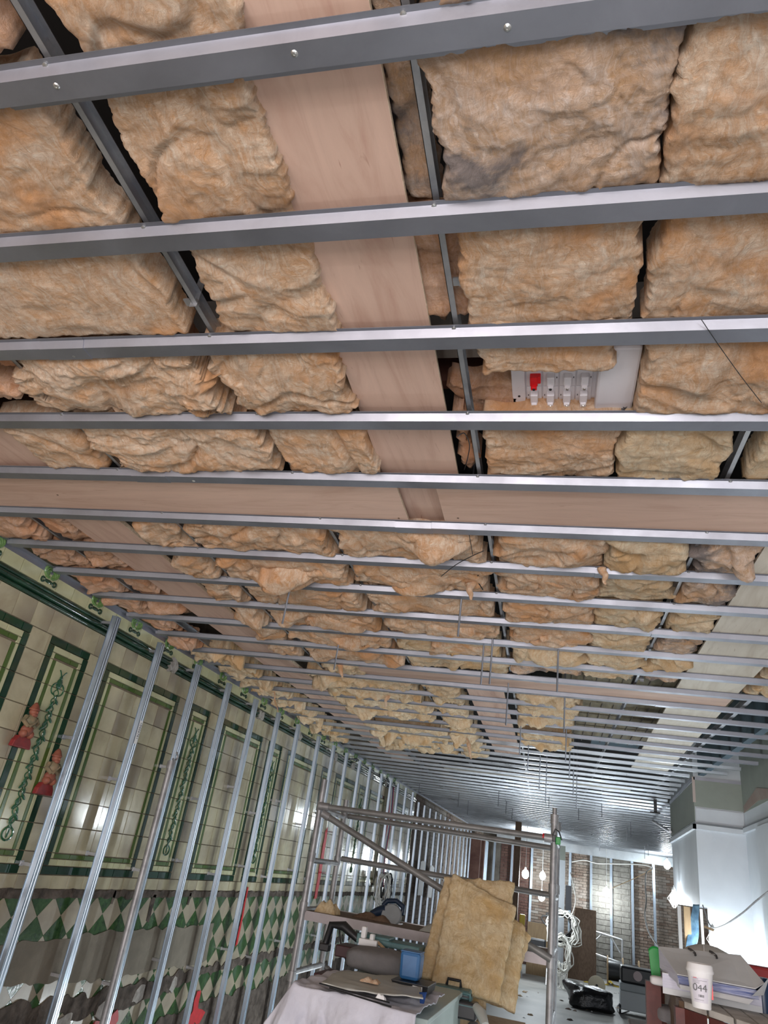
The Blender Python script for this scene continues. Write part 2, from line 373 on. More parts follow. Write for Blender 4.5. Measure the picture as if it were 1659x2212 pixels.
for m, L in rest.values():
    b = MB()
    for pts, x1 in L: b.prism(pts, (x1-WX, 0, 0))
    tag(b.build('diamond_tile_field', m, wall_left), kind='stuff')
def blob(name, m, pts, th, parent, seed=0, x=WX+.008, fr=9, amp=.03, bumpy=.006):  # raised irregular patch of render, paint or dirt on the left wall
    b = MB(); out = []; n = len(pts)
    for i in range(n):
        p, q = Vector(pts[i]), Vector(pts[(i+1)%n]); k = max(1, int((q-p).length/.02))
        for j in range(k):
            w = p.lerp(q, j/k); w += Vector((noise.noise(Vector((w.x*fr, w.y*fr, seed))), noise.noise(Vector((w.x*fr, w.y*fr, seed+9)))))*amp
            out.append((x, w.x, w.y+CAMZ))
    b.prism(out, (th, 0, 0))
    o = b.build(name, m, parent); return o
blob('dark_joint', DIRT, [(1.5,-.437),(TEND,-.437),(TEND,-.485),(1.5,-.485)], .004, wall_left, 3, amp=.02, fr=12)
blob('render_patch', RENDER, [(2.6,-.74),(3.9,-.73),(4.25,-.72),(4.6,-.70),(5.2,-.69),(6.6,-.70),(6.62,-.98),(6.2,-.99),(5.6,-.98),(5.1,-.99),(4.5,-.95),(4.2,-.92),(3.7,-.94),(2.6,-.96)], .006, wall_left, 5, amp=.03)
blob('dark_crack', DIRT, [(3.4,-1.06),(4.2,-1.04),(5.2,-1.05),(6.4,-1.03),(7.6,-1.0),(9.5,-.98),(12,-.95),(12,-1.0),(9.5,-1.05),(7.6,-1.08),(6.6,-1.08),(6.0,-1.16),(5.2,-1.2),(4.6,-1.16),(4.2,-1.22),(3.4,-1.2)], .008, wall_left, 8, amp=.05)
blob('dark_low_damp', DIRT, [(5.9,-1.32),(9,-1.25),(12,-1.2),(TEND,-1.15),(TEND,-2.0),(3.2,-2.0),(3.2,-1.75),(5.2,-1.6)], .006, wall_left, 18, amp=.08)  # darker, uneven patch over the lower wall
for (y, z, r, s) in ((4.75,-1.2,.08,1),(5.2,-1.16,.10,2),(5.6,-1.12,.07,3),(4.35,-1.28,.07,4),(6.1,-1.1,.06,6)):
    blob('plaster_patch', WHITEP, [(y-r,z-.03),(y,z-.05),(y+r,z-.02),(y+r*.8,z+.04),(y,z+.05),(y-r*.8,z+.03)], .012, wall_left, s, amp=.035)
for k, (y, z, w, h) in enumerate(((4.66,-.50,.03,.09),(5.48,-.50,.03,.14),(4.94,-.47,.015,.05),(6.05,-.49,.02,.05))):
    blob('broken_hole', DIRT, [(y-w,z-h),(y+w*.3,z-h*1.1),(y+w,z),(y+w,z+.03),(y-w*.2,z+.03),(y-w,z)], .004, wall_left, 30+k, amp=.012)
# red paint marks
blob('red_paint_line', REDP, [(7.16,-.40),(7.185,-.40),(7.19,-.88),(7.15,-.90)], .003, wall_left, 1, x=WX+.016, amp=.01)
blob('red_paint_line', REDP, [(9.20,.25),(9.27,.30),(9.30,-.1),(9.28,-.50),(9.20,-.52),(9.19,-.1)], .003, wall_left, 2, x=WX+.016, amp=.02)
blob('red_paint_mark', REDP, [(6.55,-1.18),(6.62,-1.18),(6.64,-1.33),(6.80,-1.36),(6.72,-1.46),(6.62,-1.42),(6.52,-1.55),(6.40,-1.50),(6.45,-1.38),(6.55,-1.33)], .003, wall_left, 4, x=WX+.018, amp=.03)
blob('red_paint_mark', REDP, [(5.0,-1.24),(5.12,-1.22),(5.22,-1.26),(5.36,-1.18),(5.40,-1.24),(5.25,-1.35),(5.1,-1.42),(4.98,-1.4)], .003, wall_left, 6, x=WX+.022, amp=.03)
# moulding: two rolls and a fillet, in tile lengths
for i in range(int((TEND-1.4)/.158)):
    y0 = 1.4+i*.158; pr = []
    for zc0, zc1, pj in ((1.203,1.172,.012),(1.172,1.135,.030),(1.135,1.108,.020)):
        for k in range(7):
            a = PI*k/6; pr.append((WX+.004+math.sin(a)*pj, 0, CAMZ+(zc0+zc1)/2+math.cos(a)*(zc0-zc1)/2))
    pts = [(WX-.001, y0, CAMZ+1.203)] + [(x, y0, z) for x, _, z in pr] + [(WX-.001, y0, CAMZ+1.108)]
    sm(MB().prism(pts, (0, .1565, 0)).build('moulding_tile', DGRN, wall_left), 35)
# broken flakes in the moulding
for k, y in enumerate((4.86, 6.62, 7.72, 9.1, 9.9, 10.9, 11.8)):
    blob('chipped_plaster', WHITEP, [(y-.05,1.11),(y+.05,1.10),(y+.08,1.15),(y+.03,1.19),(y-.05,1.185),(y-.07,1.15)], .03, wall_left, 50+k, x=WX+.004, amp=.04, fr=30)
# frieze ornaments: leaf palmette over a scroll
k = 0; y = 2.84
while y < 12.6:
    o1 = MB()
    for s in (-1, 1):
        for j in range(3):
            pts = [(WX+.010, y+s*(.008+.052*math.sin(a)*(1-.22*j)), CAMZ+1.262+(.058-.012*j)*(1-math.cos(a))*.62) for a in [PI*q/9 for q in range(10)]]
            o1.tube(pts, [.009-.0015*j]*10, 6)
        o1.ell((WX+.008, y+s*.03, CAMZ+1.285), (.006,.022,.030), seg=10, rings=6)
    leaf = sm(o1.build('palmette', LGRN, wall_left))
    o2 = MB()
    for s in (-1, 1):
        o2.tube([(WX+.010, y+s*(.052+.014*math.cos(a)), CAMZ+1.236+.014*math.sin(a)) for a in [2*PI*q/10 for q in range(11)]], .0065, 6)
    o2.ell((WX+.009, y, CAMZ+1.238), (.006,.04,.012), seg=12, rings=6)
    sm(o2.build('scroll', DGRN, leaf)); y += .478; k += 1
# vine reliefs in the narrow panels
for a, b, wide in panels:
    if wide or a < 2.5: continue
    yc = (a+b)/2; v = MB(); x = WX+.012
    for s in (-1, 1):
        v.tube([(x, yc+s*.022*math.cos(q*.55), CAMZ-.13+q*.0085) for q in range(0, 100)], .0035, 5)
    for s in (-1, 1):   # scroll foot and urn handles
        v.tube([(x, yc+s*.042*math.sin(t), CAMZ-.155+.035*math.cos(t)) for t in [PI*q/9 for q in range(10)]], .006, 5)
        v.tube([(x, yc+s*(.02+.035*math.sin(t)), CAMZ+.67+.035*math.cos(t)) for t in [PI*q/9 for q in range(10)]], .0045, 5)
        v.tube([(x, yc, CAMZ+.745), (x, yc+s*.02, CAMZ+.775), (x, yc+s*.032, CAMZ+.785)], .004, 5)
    v.ell((x, yc, CAMZ+.705), (.006,.026,.035), seg=10, rings=6); v.ell((x, yc, CAMZ+.742), (.006,.015,.012), seg=8, rings=5)
    v.ell((x, yc, CAMZ-.13), (.006,.010,.05), seg=8, rings=6)
    vo = sm(v.build('vine_relief', VGRN, wall_left))
    for q in range(13 if a < 9 else 8):
        zc = CAMZ+.60-q*(.72/(13 if a < 9 else 8)); s = -1 if q % 2 else 1; l = MB()
        for (dy, dz, w, h, an) in ((s*.022, 0, .010, .026, s*.9), (-s*.012, -.02, .009, .022, -s*.5), (s*.006, .02, .008, .02, s*.2)):
            Mx = Matrix.Rotation(an, 3, 'X'); l.ell((x+.004, yc+dy, zc+dz), (.005, w, h), Mx, 8, 5)
        sm(l.build('leaf', VGRN, vo))
# broken dirt at the left wall's far part: brick from 14.25
def bricks(parent, fn, w, h, bw, bh, m, name, indiv, skip=None, depth=.10):
    L = []; r = 0; z = 0.0
    while z < h:
        x = -(bw/2 if r % 2 else 0)
        while x < w:
            a, b = max(0, x)+.006, min(w, x+bw)-.006
            if b-a > .03 and not (skip and skip((a+b)/2, z+bh/2)): L.append((a, b, z+.006, min(h, z+bh)-.006))
            x += bw
        z += bh; r += 1
    rnd.shuffle(L); bulk = MB()
    for i, (a, b, c, d) in enumerate(L):
        p = rnd.uniform(.0, .014); q = fn(a, b, c, d, p)
        if i < indiv: MB().quadbox(q).build(name, m, parent)
        else: bulk.quadbox(q)
    if len(L) > indiv: tag(bulk.build(name+'_field', m, parent), kind='stuff')
def lw(a, b, c, d, p): x0, x1 = WX-.001, WX+.012+p; y = TEND; return [(x0,y+a,c),(x1,y+a,c),(x1,y+b,c),(x0,y+b,c),(x0,y+a,d),(x1,y+a,d),(x1,y+b,d),(x0,y+b,d)]
bricks(wall_left, lw, FARY-TEND, 3.36, .225, .076, BRK, 'brick', 0)
# back wall
b = MB(); b.box((-3.6, FARY, 0), (6.4, FARY+.3, 4.3)); wall_back = tag(b.build('wall_back', MORT), kind='structure')
def bw_(x0, y=FARY):
    return lambda a, b, c, d, p: [(x0+a,y-.012-p,c),(x0+b,y-.012-p,c),(x0+b,y+.001,c),(x0+a,y+.001,c),(x0+a,y-.012-p,d),(x0+b,y-.012-p,d),(x0+b,y+.001,d),(x0+a,y+.001,d)]
bricks(wall_back, bw_(-2.6), 1.0, 3.2, .225, .076, BRKD, 'dark_brick', 60)
bricks(wall_back, bw_(-1.6), .85, 3.2, .225, .076, BRK, 'brick', 70)
bricks(wall_back, bw_(-.75), .9, 3.2, .225, .076, BRK, 'brick', 60)
bricks(wall_back, bw_(.15), 1.15, 3.2, .44, .15, BLOCK, 'concrete_block', 60)
bricks(wall_back, bw_(1.3), 1.6, 3.2, .225, .076, BRK, 'brick', 150)
bricks(wall_back, bw_(2.9), 2.8, 3.2, .225, .076, BRK, 'brick', 0)
b = MB(); b.box((-2.75, FARY-.16, CAMZ+1.08), (5.5, FARY-.02, CAMZ+1.42)); tag(b.build('trim_1', galv('fascia_metal', (.5,.54,.56), .4), None), kind='structure')
# right wall and boxed pillar
PX, PY0, PY1, RX = 1.12, 8.65, 11.05, 1.60
wall_right = tag(MB().box((RX, -4, 0), (RX+.3, PY0+.1, CAMZ+1.9)).build('wall_right', SKIM), kind='structure')
MB().box((RX-.006, 2, CAMZ+.99), (RX+.001, PY0, CAMZ+1.9)).build('board_band', MRB, wall_right)
b = MB(); pts = []
zs = [(3,.985),(4.2,1.01),(5.4,.98),(6.3,1.02),(7.2,.99),(7.9,1.03),(8.6,.985)]
for y, z in zs: pts.append((RX-.007, y, CAMZ+z))
for y, z in zs[::-1]: pts.append((RX-.007, y, CAMZ+z+.09+.03*math.sin(y*5)))
b.prism(pts, (-.003,0,0)); b.build('bare_patch', MRBP, wall_right)
MB().box((RX-.022, 2, CAMZ+.835), (RX+.001, PY0, CAMZ+.85)).build('shadow_bead', mat('grey_bead', (.25,.28,.30), .5, .5), wall_right)
MB().box((RX-.03, 2, CAMZ+.79), (RX+.001, PY0, CAMZ+.835)).build('cornice_lip', SKIM, wall_right)
MB().box((RX-.05, 2, 0), (RX-.001, 7.9, CAMZ+.79)).build('lining_board', SKIM, wall_right)
pillar = tag(MB().box((PX, PY0, CAMZ+.05), (RX+.3, PY1, CAMZ+1.9)).build('pillar', SKIM), kind='structure')
MB().box((PX+.10, PY0, 0), (RX+.3, PY0+.25, CAMZ+.05)).build('pillar_base', SKIM, pillar)
MB().box((PX-.002, PY0-.006, CAMZ+1.0), (RX, PY0+.001, CAMZ+1.29)).build('board_face', MRB, pillar)
MB().box((PX-.006, PY0-.004, CAMZ+.86), (PX+.001, PY1, CAMZ+1.29)).build('board_face', MRB, pillar)
pts = [(PX+.01+i*(RX-PX-.02)/24, PY0-.007, CAMZ+.985+.012*noise.noise(Vector((i*.7,1,2)))) for i in range(25)]
MB().prism(pts+[(RX-.01, PY0-.007, CAMZ+.86),(PX+.01, PY0-.007, CAMZ+.86)], (0,-.003,0)).build('skim_edge', SKIM, pillar)
MB().box((PX-.012, PY0-.016, CAMZ+.825), (RX, PY0+.001, CAMZ+.842)).box((PX-.012, PY0-.01, CAMZ+.825), (PX+.001, PY1, CAMZ+.842)).build('shadow_bead', mat('grey_bead2', (.22,.25,.27), .5, .5), pillar)
MB().box((PX-.03, PY0-.03, CAMZ+.775), (RX, PY0+.001, CAMZ+.822)).box((PX-.03, PY0-.03, CAMZ+.775), (PX+.001, PY1+.05, CAMZ+.822)).build('cornice_lip', SKIM, pillar)
MB().box((PX-.014, PY0-.012, CAMZ+1.04), (PX+.014, PY0+.001, CAMZ+1.30)).build('corner_bead', mat('dusty_bead', (.5,.42,.38), .7), pillar)
MB().box((PX-.012, PY0-.002, CAMZ+1.255), (PX+.001, PY1, CAMZ+1.30)).box((PX, PY0-.012, CAMZ+1.27), (RX, PY0+.001, CAMZ+1.30)).build('perimeter_angle', GALV, pillar)
tag(MB().box((RX, PY0, CAMZ+1.7), (6.4, PY0+.2, 4.2)).build('trim_2', DARK), kind='structure')
tag(MB().box((5.6, PY1, 0), (5.9, FARY, 4.2)).build('wall_far_right', SKIM), kind='structure')
MB()
# perimeter angle at the left wall
MB().box((WX+.002, 1.2, CAMZ+1.318), (WX+.05, FARY-.2, CAMZ+1.322)).box((WX+.008, 1.2, CAMZ+1.285), (WX+.011, FARY-.2, CAMZ+1.322)).build('perimeter_angle', GALV, wall_left)

# ================================================================== CEILING GRID
ORD = ['nearest','second','third','fourth','fifth','sixth','seventh','eighth','ninth','tenth','eleventh','twelfth','thirteenth','fourteenth','fifteenth','sixteenth','seventeenth','eighteenth','nineteenth','twentieth','twenty-first','twenty-second','twenty-third','twenty-fourth','twenty-fifth','twenty-sixth']
NOTE = {1:'with rivets in its face', 2:'with hand smears on it', 3:'above it a black wire hangs', 4:'right behind the white switch panel', 5:'before the wide plywood board', 6:'beyond the wide plywood board'}
NB = 60
for k in range(1, NB+1):
    v = V1+SP*(k-1)+.025; 
    y = v
    uR = (RX-.03 + v*math.sin(DL))/math.cos(DL) if v < 8.62 else (PX-.03+v*math.sin(DL))/math.cos(DL) if v < 11.1 else 5.0
    uR -= {18:.02, 19:.10, 20:.16}.get(k, 0)
    uL = (WX+.03 + v*math.sin(DL))/math.cos(DL)
    js = rnd.uniform(-.008, .008) if k > 8 else 0
    b = MB(); p0, p1 = G(uL, v+js, CE), G(uR, v+js+rnd.uniform(-.006,.006)*(k > 8), CE)
    b.hat(p0, p1, (0,0,-1))
    # a lapped joint in each length
    if k > 1:
        ju = rnd.uniform(-1.8, .9) if k > 5 else {2:-9,3:-1.62,4:.9,5:-1.75}[k]
        if ju > -5: b.hat(G(ju, v+js, CE-.0022), G(ju+.16, v+js, CE-.0022), (0,0,-1), w=.053)
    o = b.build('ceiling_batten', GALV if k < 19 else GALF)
    if k <= 26:
        tag(o, (ORD[k-1]+' galvanised ceiling batten from the camera' + (', '+NOTE[k] if k in NOTE else ', crossing the room under the insulation' if k < 21 else ', beyond the insulation')), 'batten', 'galvanised ceiling battens')
    else: tag(o, 'distant galvanised ceiling batten near the back wall, well beyond the insulation', 'batten', 'distant ceiling battens')
    if k == 1: scr = [G(-.86-.0, v-.0, CE)]
    spots = []
    if k == 1: spots = [AZ(122,186,CAMZ+CE), AZ(636,116,CAMZ+CE), AZ(1096,60,CAMZ+CE)]
    elif k == 3: spots = [AZ(160,769,CAMZ+CE)]
    elif k == 5: spots = [AZ(418,1039,CAMZ+CE)]
    for s in spots:
        sc = MB().lathe(s+Vector((0,0,.002)), [(.007,0),(.007,-.002),(.005,-.004),(.0025,-.0045),(.0025,-.003),(0.0001,-.003)], n=14).build('rivet', SCREW, o)
    if k <= 8:
        for u in (-1.025, -.288, .578, -1.82):
            s = G(u, v-.034, CE+.024)
            MB().lathe(s, [(.006,0),(.006,-.003),(.003,-.004),(.0001,-.004)], n=10).build('screw', SCREW, o)
# primary carriers (C channels) above the battens
def carrier(u, v0, v1, lab, u2=None, flip=1, w=.016):
    b = MB(); u2 = u if u2 is None else u2
    z0 = CE+.041
    def P(uu, vv, z): return G(uu, vv, z)
    for (a0, a1, c0, c1) in ((0, w, 0, .0015), (0, .0015, 0, .045), (0, w, .0435, .045)):
        if flip < 0: a0, a1 = w-a1, w-a0
        b.quadbox([P(u+a0,v0,z0+c0),P(u+a1,v0,z0+c0),P(u2+a1,v1,z0+c0),P(u2+a0,v1,z0+c0),P(u+a0,v0,z0+c1),P(u+a1,v0,z0+c1),P(u2+a1,v1,z0+c1),P(u2+a0,v1,z0+c1)])
    o = b.build('ceiling_carrier', GALC); tag(o, lab, 'carrier', 'ceiling carriers'); return o
carrier(-1.032, -1.5, 24, 'long ceiling carrier beside the black gap left of the first plywood strip', -1.03)
carrier(-.296, -1.5, 24, 'long ceiling carrier just right of the central plywood strip', -.27)
carrier(.565, 1.2, 24, 'long ceiling carrier right of the white switch panel, towards the pale plywood', .55, -1)
carrier(-1.825, 1.45, 24, 'long ceiling carrier beside the left plywood strip', -1.84)
carrier(-2.68, 2.5, 24, 'ceiling carrier closest to the tiled wall', -2.72)
carrier(1.32, 3.6, 11, 'ceiling carrier nearest the right wall, over the boxed pillar', 1.36, -1, .03)
carrier(2.3, 11.2, 24, 'far ceiling carrier behind the boxed pillar', 2.3)

# plywood strips
def plank(lab, u0, u1, v0, v1, z, th, m, du=0, grp='plywood strips above the ceiling battens', nail=()):
    b = MB(); b.quadbox([G(u0,v0,z),G(u1,v0,z),G(u1+du,v1,z),G(u0+du,v1,z),G(u0,v0,z+th),G(u1,v0,z+th),G(u1+du,v1,z+th),G(u0+du,v1,z+th)])
    o = b.build('plywood_strip', m); tag(o, lab, 'plywood', grp)
    EDGE = bpy.data.materials.get('plywood_edge') or mat('plywood_edge', (.72,.60,.46), .7, 0, (.5,.38,.26), 60)
    MB().quadbox([G(u1,v0,z),G(u1+.0012,v0,z),G(u1+du+.0012,v1,z),G(u1+du,v1,z),G(u1,v0,z+th),G(u1+.0012,v0,z+th),G(u1+du+.0012,v1,z+th),G(u1+du,v1,z+th)]).build('edge', EDGE, o)
    for u, v in nail: MB().lathe(G(u,v,z+.001), [(.005,0),(.005,-.002),(.0001,-.003)], n=8).build('nail', BRNW, o)
    return o
plank('pink plywood strip running away overhead, from the top of the photo', -.635, -.338, -.9, 2.335, CE+.055, .012, PLA, -.032)
plank('wide pink plywood board across the left half of the fifth bay', -3.0, -.62, 2.285, 2.725, CE+.0275, .012, PLB, 0, nail=((-.66,2.62),(-2.3,2.5)))
plank('wide pink plywood board across the right half of the fifth bay', -.46, 1.66, 2.285, 2.70, CE+.0275, .012, PLB, 0, nail=((-.40,2.60),))
plank('short raised plywood piece bridging the two wide boards', -.68, -.40, 2.25, 2.76, CE+.062, .012, PLA)
plank('short pale plywood offcut just beyond the bridging piece', -.665, -.375, 2.74, 2.94, CE+.045, .012, PLA)
plank('left plywood strip near the tiled wall, ending before the wide board', -2.62, -2.17, .9, 2.30, CE+.05, .012, PLA)
plank('long left plywood strip running away along the tiled wall', -2.44, -2.125, 2.75, 10.2, CE+.028, .020, PLA, .28)
plank('plywood board across the room beyond the hanging insulation rags', -1.47, 1.22, 5.095-.01, 5.435, CE+.0275, .012, PLB, 0)
plank('central plywood strip continuing beyond the cross board', -.655, -.36, 5.45, 8.6, CE+.028, .012, PLA, .05)
plank('pale plywood strip on the right, running from the photo edge to the pillar', .815, 1.20, 2.72, 5.06, CE+.028, .012, PLD, .02)
plank('pale plywood strip continuing on the right beyond the cross board', .85, 1.23, 5.45, 8.6, CE+.028, .012, PLD, .06)
plank('far pale board across the room at the end of the insulation', -1.45, 1.1, 10.25, 10.6, CE+.0275, .012, PLD, 0)

# ------------------------------------------------------------------ insulation
def bayphase(v): return ((v-V1-.062)/SP) % 1.0
def batt(lab, u0, u1, v0, v1, z=.0, th=.09, seed=0, res=.009, amp=.018, rag=.014, sag=.02, m=None, tear=0, drop=0, dv=None, tilt=0, fold=.02, grp='insulation batts above the ceiling battens', du=0, a_clip=True, fq=1.0):
    """fibreglass batt lying on the battens: ragged edges, lumpy sagging underside"""
    nx = max(8, int((u1-u0)/res)); ny = max(8, int((v1-v0)/res)); sd = Vector((seed*3.71, seed*1.93, seed*.77))
    b = MB(); n3 = noise.noise; W_, H_ = u1-u0, v1-v0
    zb = CE+.031+z
    def pos(s, t):
        u = u0+W_*s; v = v0+H_*t; q = Vector((u*1, v*1, 0))+sd
        u += n3(Vector((v*9, seed, 1)))*rag*2*(1-s)**3 + n3(Vector((v*9, seed, 5)))*rag*2*s**3 + (n3(Vector((v*40, seed, 3)))*rag*.9+n3(Vector((v*110, seed, 6)))*.006)*((1-s)**8+s**8) + du*t
        v += n3(Vector((u*9, seed, 2)))*rag*1.6*(1-t)**4 + n3(Vector((u*11, seed, 7)))*rag*1.8*t**4 + n3(Vector((u*45, seed, 4)))*rag*.9*(t**8)
        d = min(s*W_, (1-s)*W_, t*H_, (1-t)*H_); r = .008
        rd = 0 if d > r else (r - math.sqrt(max(0, r*r-(r-d)**2)))*1.3
        w = (q + Vector((n3(q*3), n3(q*3+Vector((5,5,5))), 0))*.12)*fq
        h = n3(w*3.5)*.5 + n3(w*8)*.28
        kk = (n3(w*6+Vector((3,0,0)))*.6 + n3(w*13)*.35 + n3(Vector((w.x*9, w.y*20, 7)))*.35)*4.5; fl = math.floor(kk); fr = kk-fl; fr = min(1, fr/.3)
        ter = (fl+fr)/4.5
        fine = n3(w*38)*.5 + n3(Vector((w.x*60, w.y*24, 1)))*.5 + n3(w*90)*.35
        cr = max(0, 1-abs(n3(w*3.1+Vector((9,1,0))))*14)
        z_ = zb - amp*(h*.8 + ter*.75 + fine*.18) + fold*cr*.5 + rd + tilt*(s-.5)
        p = bayphase(v); inb = math.sin(PI*min(1, max(0, (p-.01)/.80)))**.5 if p < .81 else 0
        z_ -= sag*.55*inb*(.6+.8*abs(n3(Vector((u*2.2, v*1.5, seed)))))
        if drop:
            k = n3(w*3.3+Vector((2,7,1))); z_ -= drop*max(0, k-.12)*2.2*inb + drop*.6*max(0, n3(w*9+Vector((4,4,4)))-.2)*inb
        if p > .81: z_ = max(z_, zb-.003)
        return u, v, z_
    if a_clip: u0 = max(u0, WX+.05+(v0+H_)*math.sin(DL)); W_ = u1-u0
    keep = {}
    for j in range(ny+1):
        for i in range(nx+1):
            u, v, zz = pos(i/nx, j/ny); keep[i, j] = (b.bm.verts.new(G(u, v, zz)), u, v)
    hole = set()
    for j in range(ny):
        for i in range(nx):
            u, v = keep[i,j][1], keep[i,j][2]
            if tear:
                w = Vector((u*4, v*6, seed)); e = min(i/nx, 1-i/nx, j/ny, 1-j/ny)
                if n3(w) + n3(w*2.7)*.5 > .62-tear + e*1.6*.6: hole.add((i, j)); continue
            b.bm.faces.new((keep[i,j][0], keep[i+1,j][0], keep[i+1,j+1][0], keep[i,j+1][0]))
    top = {}
    for e in [e for e in b.bm.edges if len(e.link_faces) == 1]:
        q = []
        for vv in e.verts:
            if vv not in top: top[vv] = b.bm.verts.new((vv.co.x, vv.co.y, CAMZ+zb+th))
        b.bm.faces.new((e.verts[0], e.verts[1], top[e.verts[1]], top[e.verts[0]]))
    for vv in [x for x in b.bm.verts if not x.link_faces]: b.bm.verts.remove(vv)
    o = b.build('insulation_batt', m or FB, None, smooth=True)
    return tag(o, lab, 'insulation', grp)
B = lambda k: (V1+SP*(k-1)+.05, V1+SP*k)      # bay k: between batten k and k+1
LW = -3.12
# nearest bays
batt('brown-edged insulation batt at the top left corner of the photo', -2.0, -1.10, -.5, .62, seed=1, m=FBP, sag=.015)
batt('large peach insulation batt left of the black gap, second batten across it', -2.42, -1.095, .66, 1.44, seed=2, res=.007, sag=.026, fold=.012)
batt('ragged insulation end left of the first carrier, at the photo edge', -2.5, -2.0, 1.28, 1.50, z=-.008, seed=41, rag=.03)
batt('peach insulation batt between the black gap and the plywood, topmost', -.950, -.60, -.7, .67, seed=3, res=.007, sag=.02)
batt('swirly peach insulation batt between the black gap and the central plywood', -.955, -.62, .675, 1.475, seed=4, res=.006, sag=.03, fold=.03, amp=.022)
batt('narrow grey-pink insulation strip between plywood and carrier, nearest', -.36, -.29, -.6, 1.07, z=.055, seed=5, m=FBD, sag=.0, fold=.03)
batt('narrow crumpled insulation strip between plywood and carrier, second', -.385, -.235, 1.09, 1.44, z=.045, seed=6, m=FBP, sag=.0, amp=.04, rag=.03)
batt('dust-stained insulation batt filling the bay right of the central carrier', -.262, .182, -.7, 1.085, seed=7, res=.0055, sag=.03, m=FBD, fold=.02, amp=.024)
batt('peach insulation batt above the white switch panel, right of the carrier', -.245, .172, 1.09, 1.465, seed=8, res=.0055, sag=.022, fold=.018)
batt('yellowish insulation batt at the top right corner of the photo', .192, .85, -.7, 1.10, z=-.004, seed=9, res=.0065, sag=.03, m=FB, fold=.022)
batt('pale insulation batt right of the thin black gap, above the black wire', .205, .95, 1.10, 1.475, seed=10, res=.006, sag=.02, m=FB)
# bay 3
v0, v1 = B(3)
batt('rounded insulation lump at the left photo edge, third bay', -2.3, -1.94, v0+.03, v1-.12, z=-.005, seed=11, rag=.03, m=FBP, amp=.03)
batt('torn crumpled insulation batt slumping over the fourth batten', -1.87, -1.12, v0-.03, v1+.02, z=0, seed=12, res=.006, amp=.045, rag=.05, sag=.045, tear=.30, fold=.045, drop=.03)
batt('crumpled insulation batt left of the central plywood, third bay', -1.07, -.665, v0-.03, v1+.01, seed=13, res=.006, amp=.04, rag=.03, sag=.035, fold=.05)
batt('pinkish insulation roll tucked high in the third bay on the left', -1.9, -1.15, v0-.06, v0+.10, z=.03, seed=14, m=FBP, amp=.03)
batt('insulation flap drooping over the top of the white switch panel', -.228, .135, 1.44, 1.64, z=-.004, seed=15, res=.0055, amp=.02, sag=.028, rag=.02)
batt('pinkish insulation scrap left of the white switch panel', -.335, -.13, 1.80, 1.97, z=.075, seed=16, m=FBP, amp=.03, rag=.02)
batt('big creased insulation batt right of the white switch panel', .225, .66, v0-.03, v1+.02, z=-.006, seed=17, res=.006, amp=.03, sag=.035, fold=.04)
batt('insulation batt at the right photo edge, third bay', .69, 1.2, v0-.02, v1, seed=18, m=FBY)
# bay 4
v0, v1 = B(4)
batt('insulation batt between the left plywood and the left carrier, fourth bay', -2.16, -1.865, v0-.02, v1+.01, seed=19, amp=.03, fold=.04)
batt('shaggy insulation batt in the fourth bay, left of the second carrier', -1.79, -1.07, v0-.02, v1+.03, z=-.004, seed=20, res=.0065, amp=.045, rag=.04, sag=.05, fold=.05, drop=.03)
batt('curly insulation batt against the central plywood, fourth bay', -1.03, -.665, v0, v1+.01, seed=21, res=.0065, amp=.04, sag=.03, fold=.05)
batt('brown insulation scrap between plywood and carrier, fourth bay', -.345, -.30, v0, v1, z=.05, seed=22, m=FBP, amp=.03, rag=.03)
batt('lumpy insulation batt right of the central carrier, fourth bay', -.245, .185, v0-.02, v1+.01, seed=23, res=.006, amp=.03, sag=.03, fold=.04)
batt('cream insulation batt in the fourth bay, right of the black slot', .205, .53, v0-.02, v1+.01, z=-.004, seed=24, res=.006, amp=.025, sag=.03, m=FBY, fold=.03)
batt('insulation batt at the right photo edge, fourth bay', .62, 1.4, v0-.02, v1, seed=25, m=FBY)
# bays 6-11, column by column
cols = [(-3.0,-2.72,'against the tiled wall'),(-2.64,-2.47,'left of the left plywood'),(-2.05,-1.86,'right of the left plywood'),(-1.77,-1.08,'left of the second carrier'),(-1.0,-.34,'left of the central carrier'),(-.235,.20,'right of the central carrier'),(.225,.53,'left of the right carrier'),(.60,.80,'left of the pale plywood'),(1.28,1.60,'beside the right wall')]
LOOKS = ['shaggy','lumpy','crumpled','frayed','matted','puffy','creased']
sd = 60
for k in range(6, 12):
    v0, v1 = B(k)
    for ci, (a, c, ph) in enumerate(cols):
        if ci == 8 and k < 8: continue
        if ci == 1 and k > 9: continue
        sd += 1; rr = random.Random(sd)
        lk = LOOKS[(k+ci) % 7]
        if ci == 4 and k >= 7: c = -.34-.0
        t = 0
        if k == 11 and ci in (5,6,7): v1b = v1-.17
        elif k == 10 and ci == 4: v1b = v1
        else: v1b = v1+.02
        if k == 11 and ci == 4: c = -.30; 
        batt(f'{lk} insulation batt in the {ORD[k-1]} bay from the camera, {ph}', a, c, v0-.015, v1b-.006, fq=1.4, z=rr.uniform(-.006,.006)+(.02 if ci == 1 else 0), seed=sd, res=.011, amp=.032, rag=.035, sag=rr.uniform(.03,.055), drop=rr.uniform(.02,.07), fold=.05, m=[FBP,FBP,FB,FB,FB,FB,FBY,FBD,FBY][ci] if k < 8 else [FBP,FBP,FB,FB,FBY if k > 9 else FB,[FB,FB,FBY,FBD][min(3, k-8)],FBY,[FBY,FBD][k % 2],FBY][ci])
        if ci in (3, 4, 5) and k in (7, 9, 10):
            sd += 1; batt(f'loose insulation flap under the {ORD[k-1]} bay from the camera, {ph}', a+(c-a)*.35, a+(c-a)*rr.uniform(.7,.97), v0+.12, v1+.01, z=-.004, seed=sd, res=.011, amp=.03, rag=.05, sag=.05, drop=.09, fold=.05, m=FB)
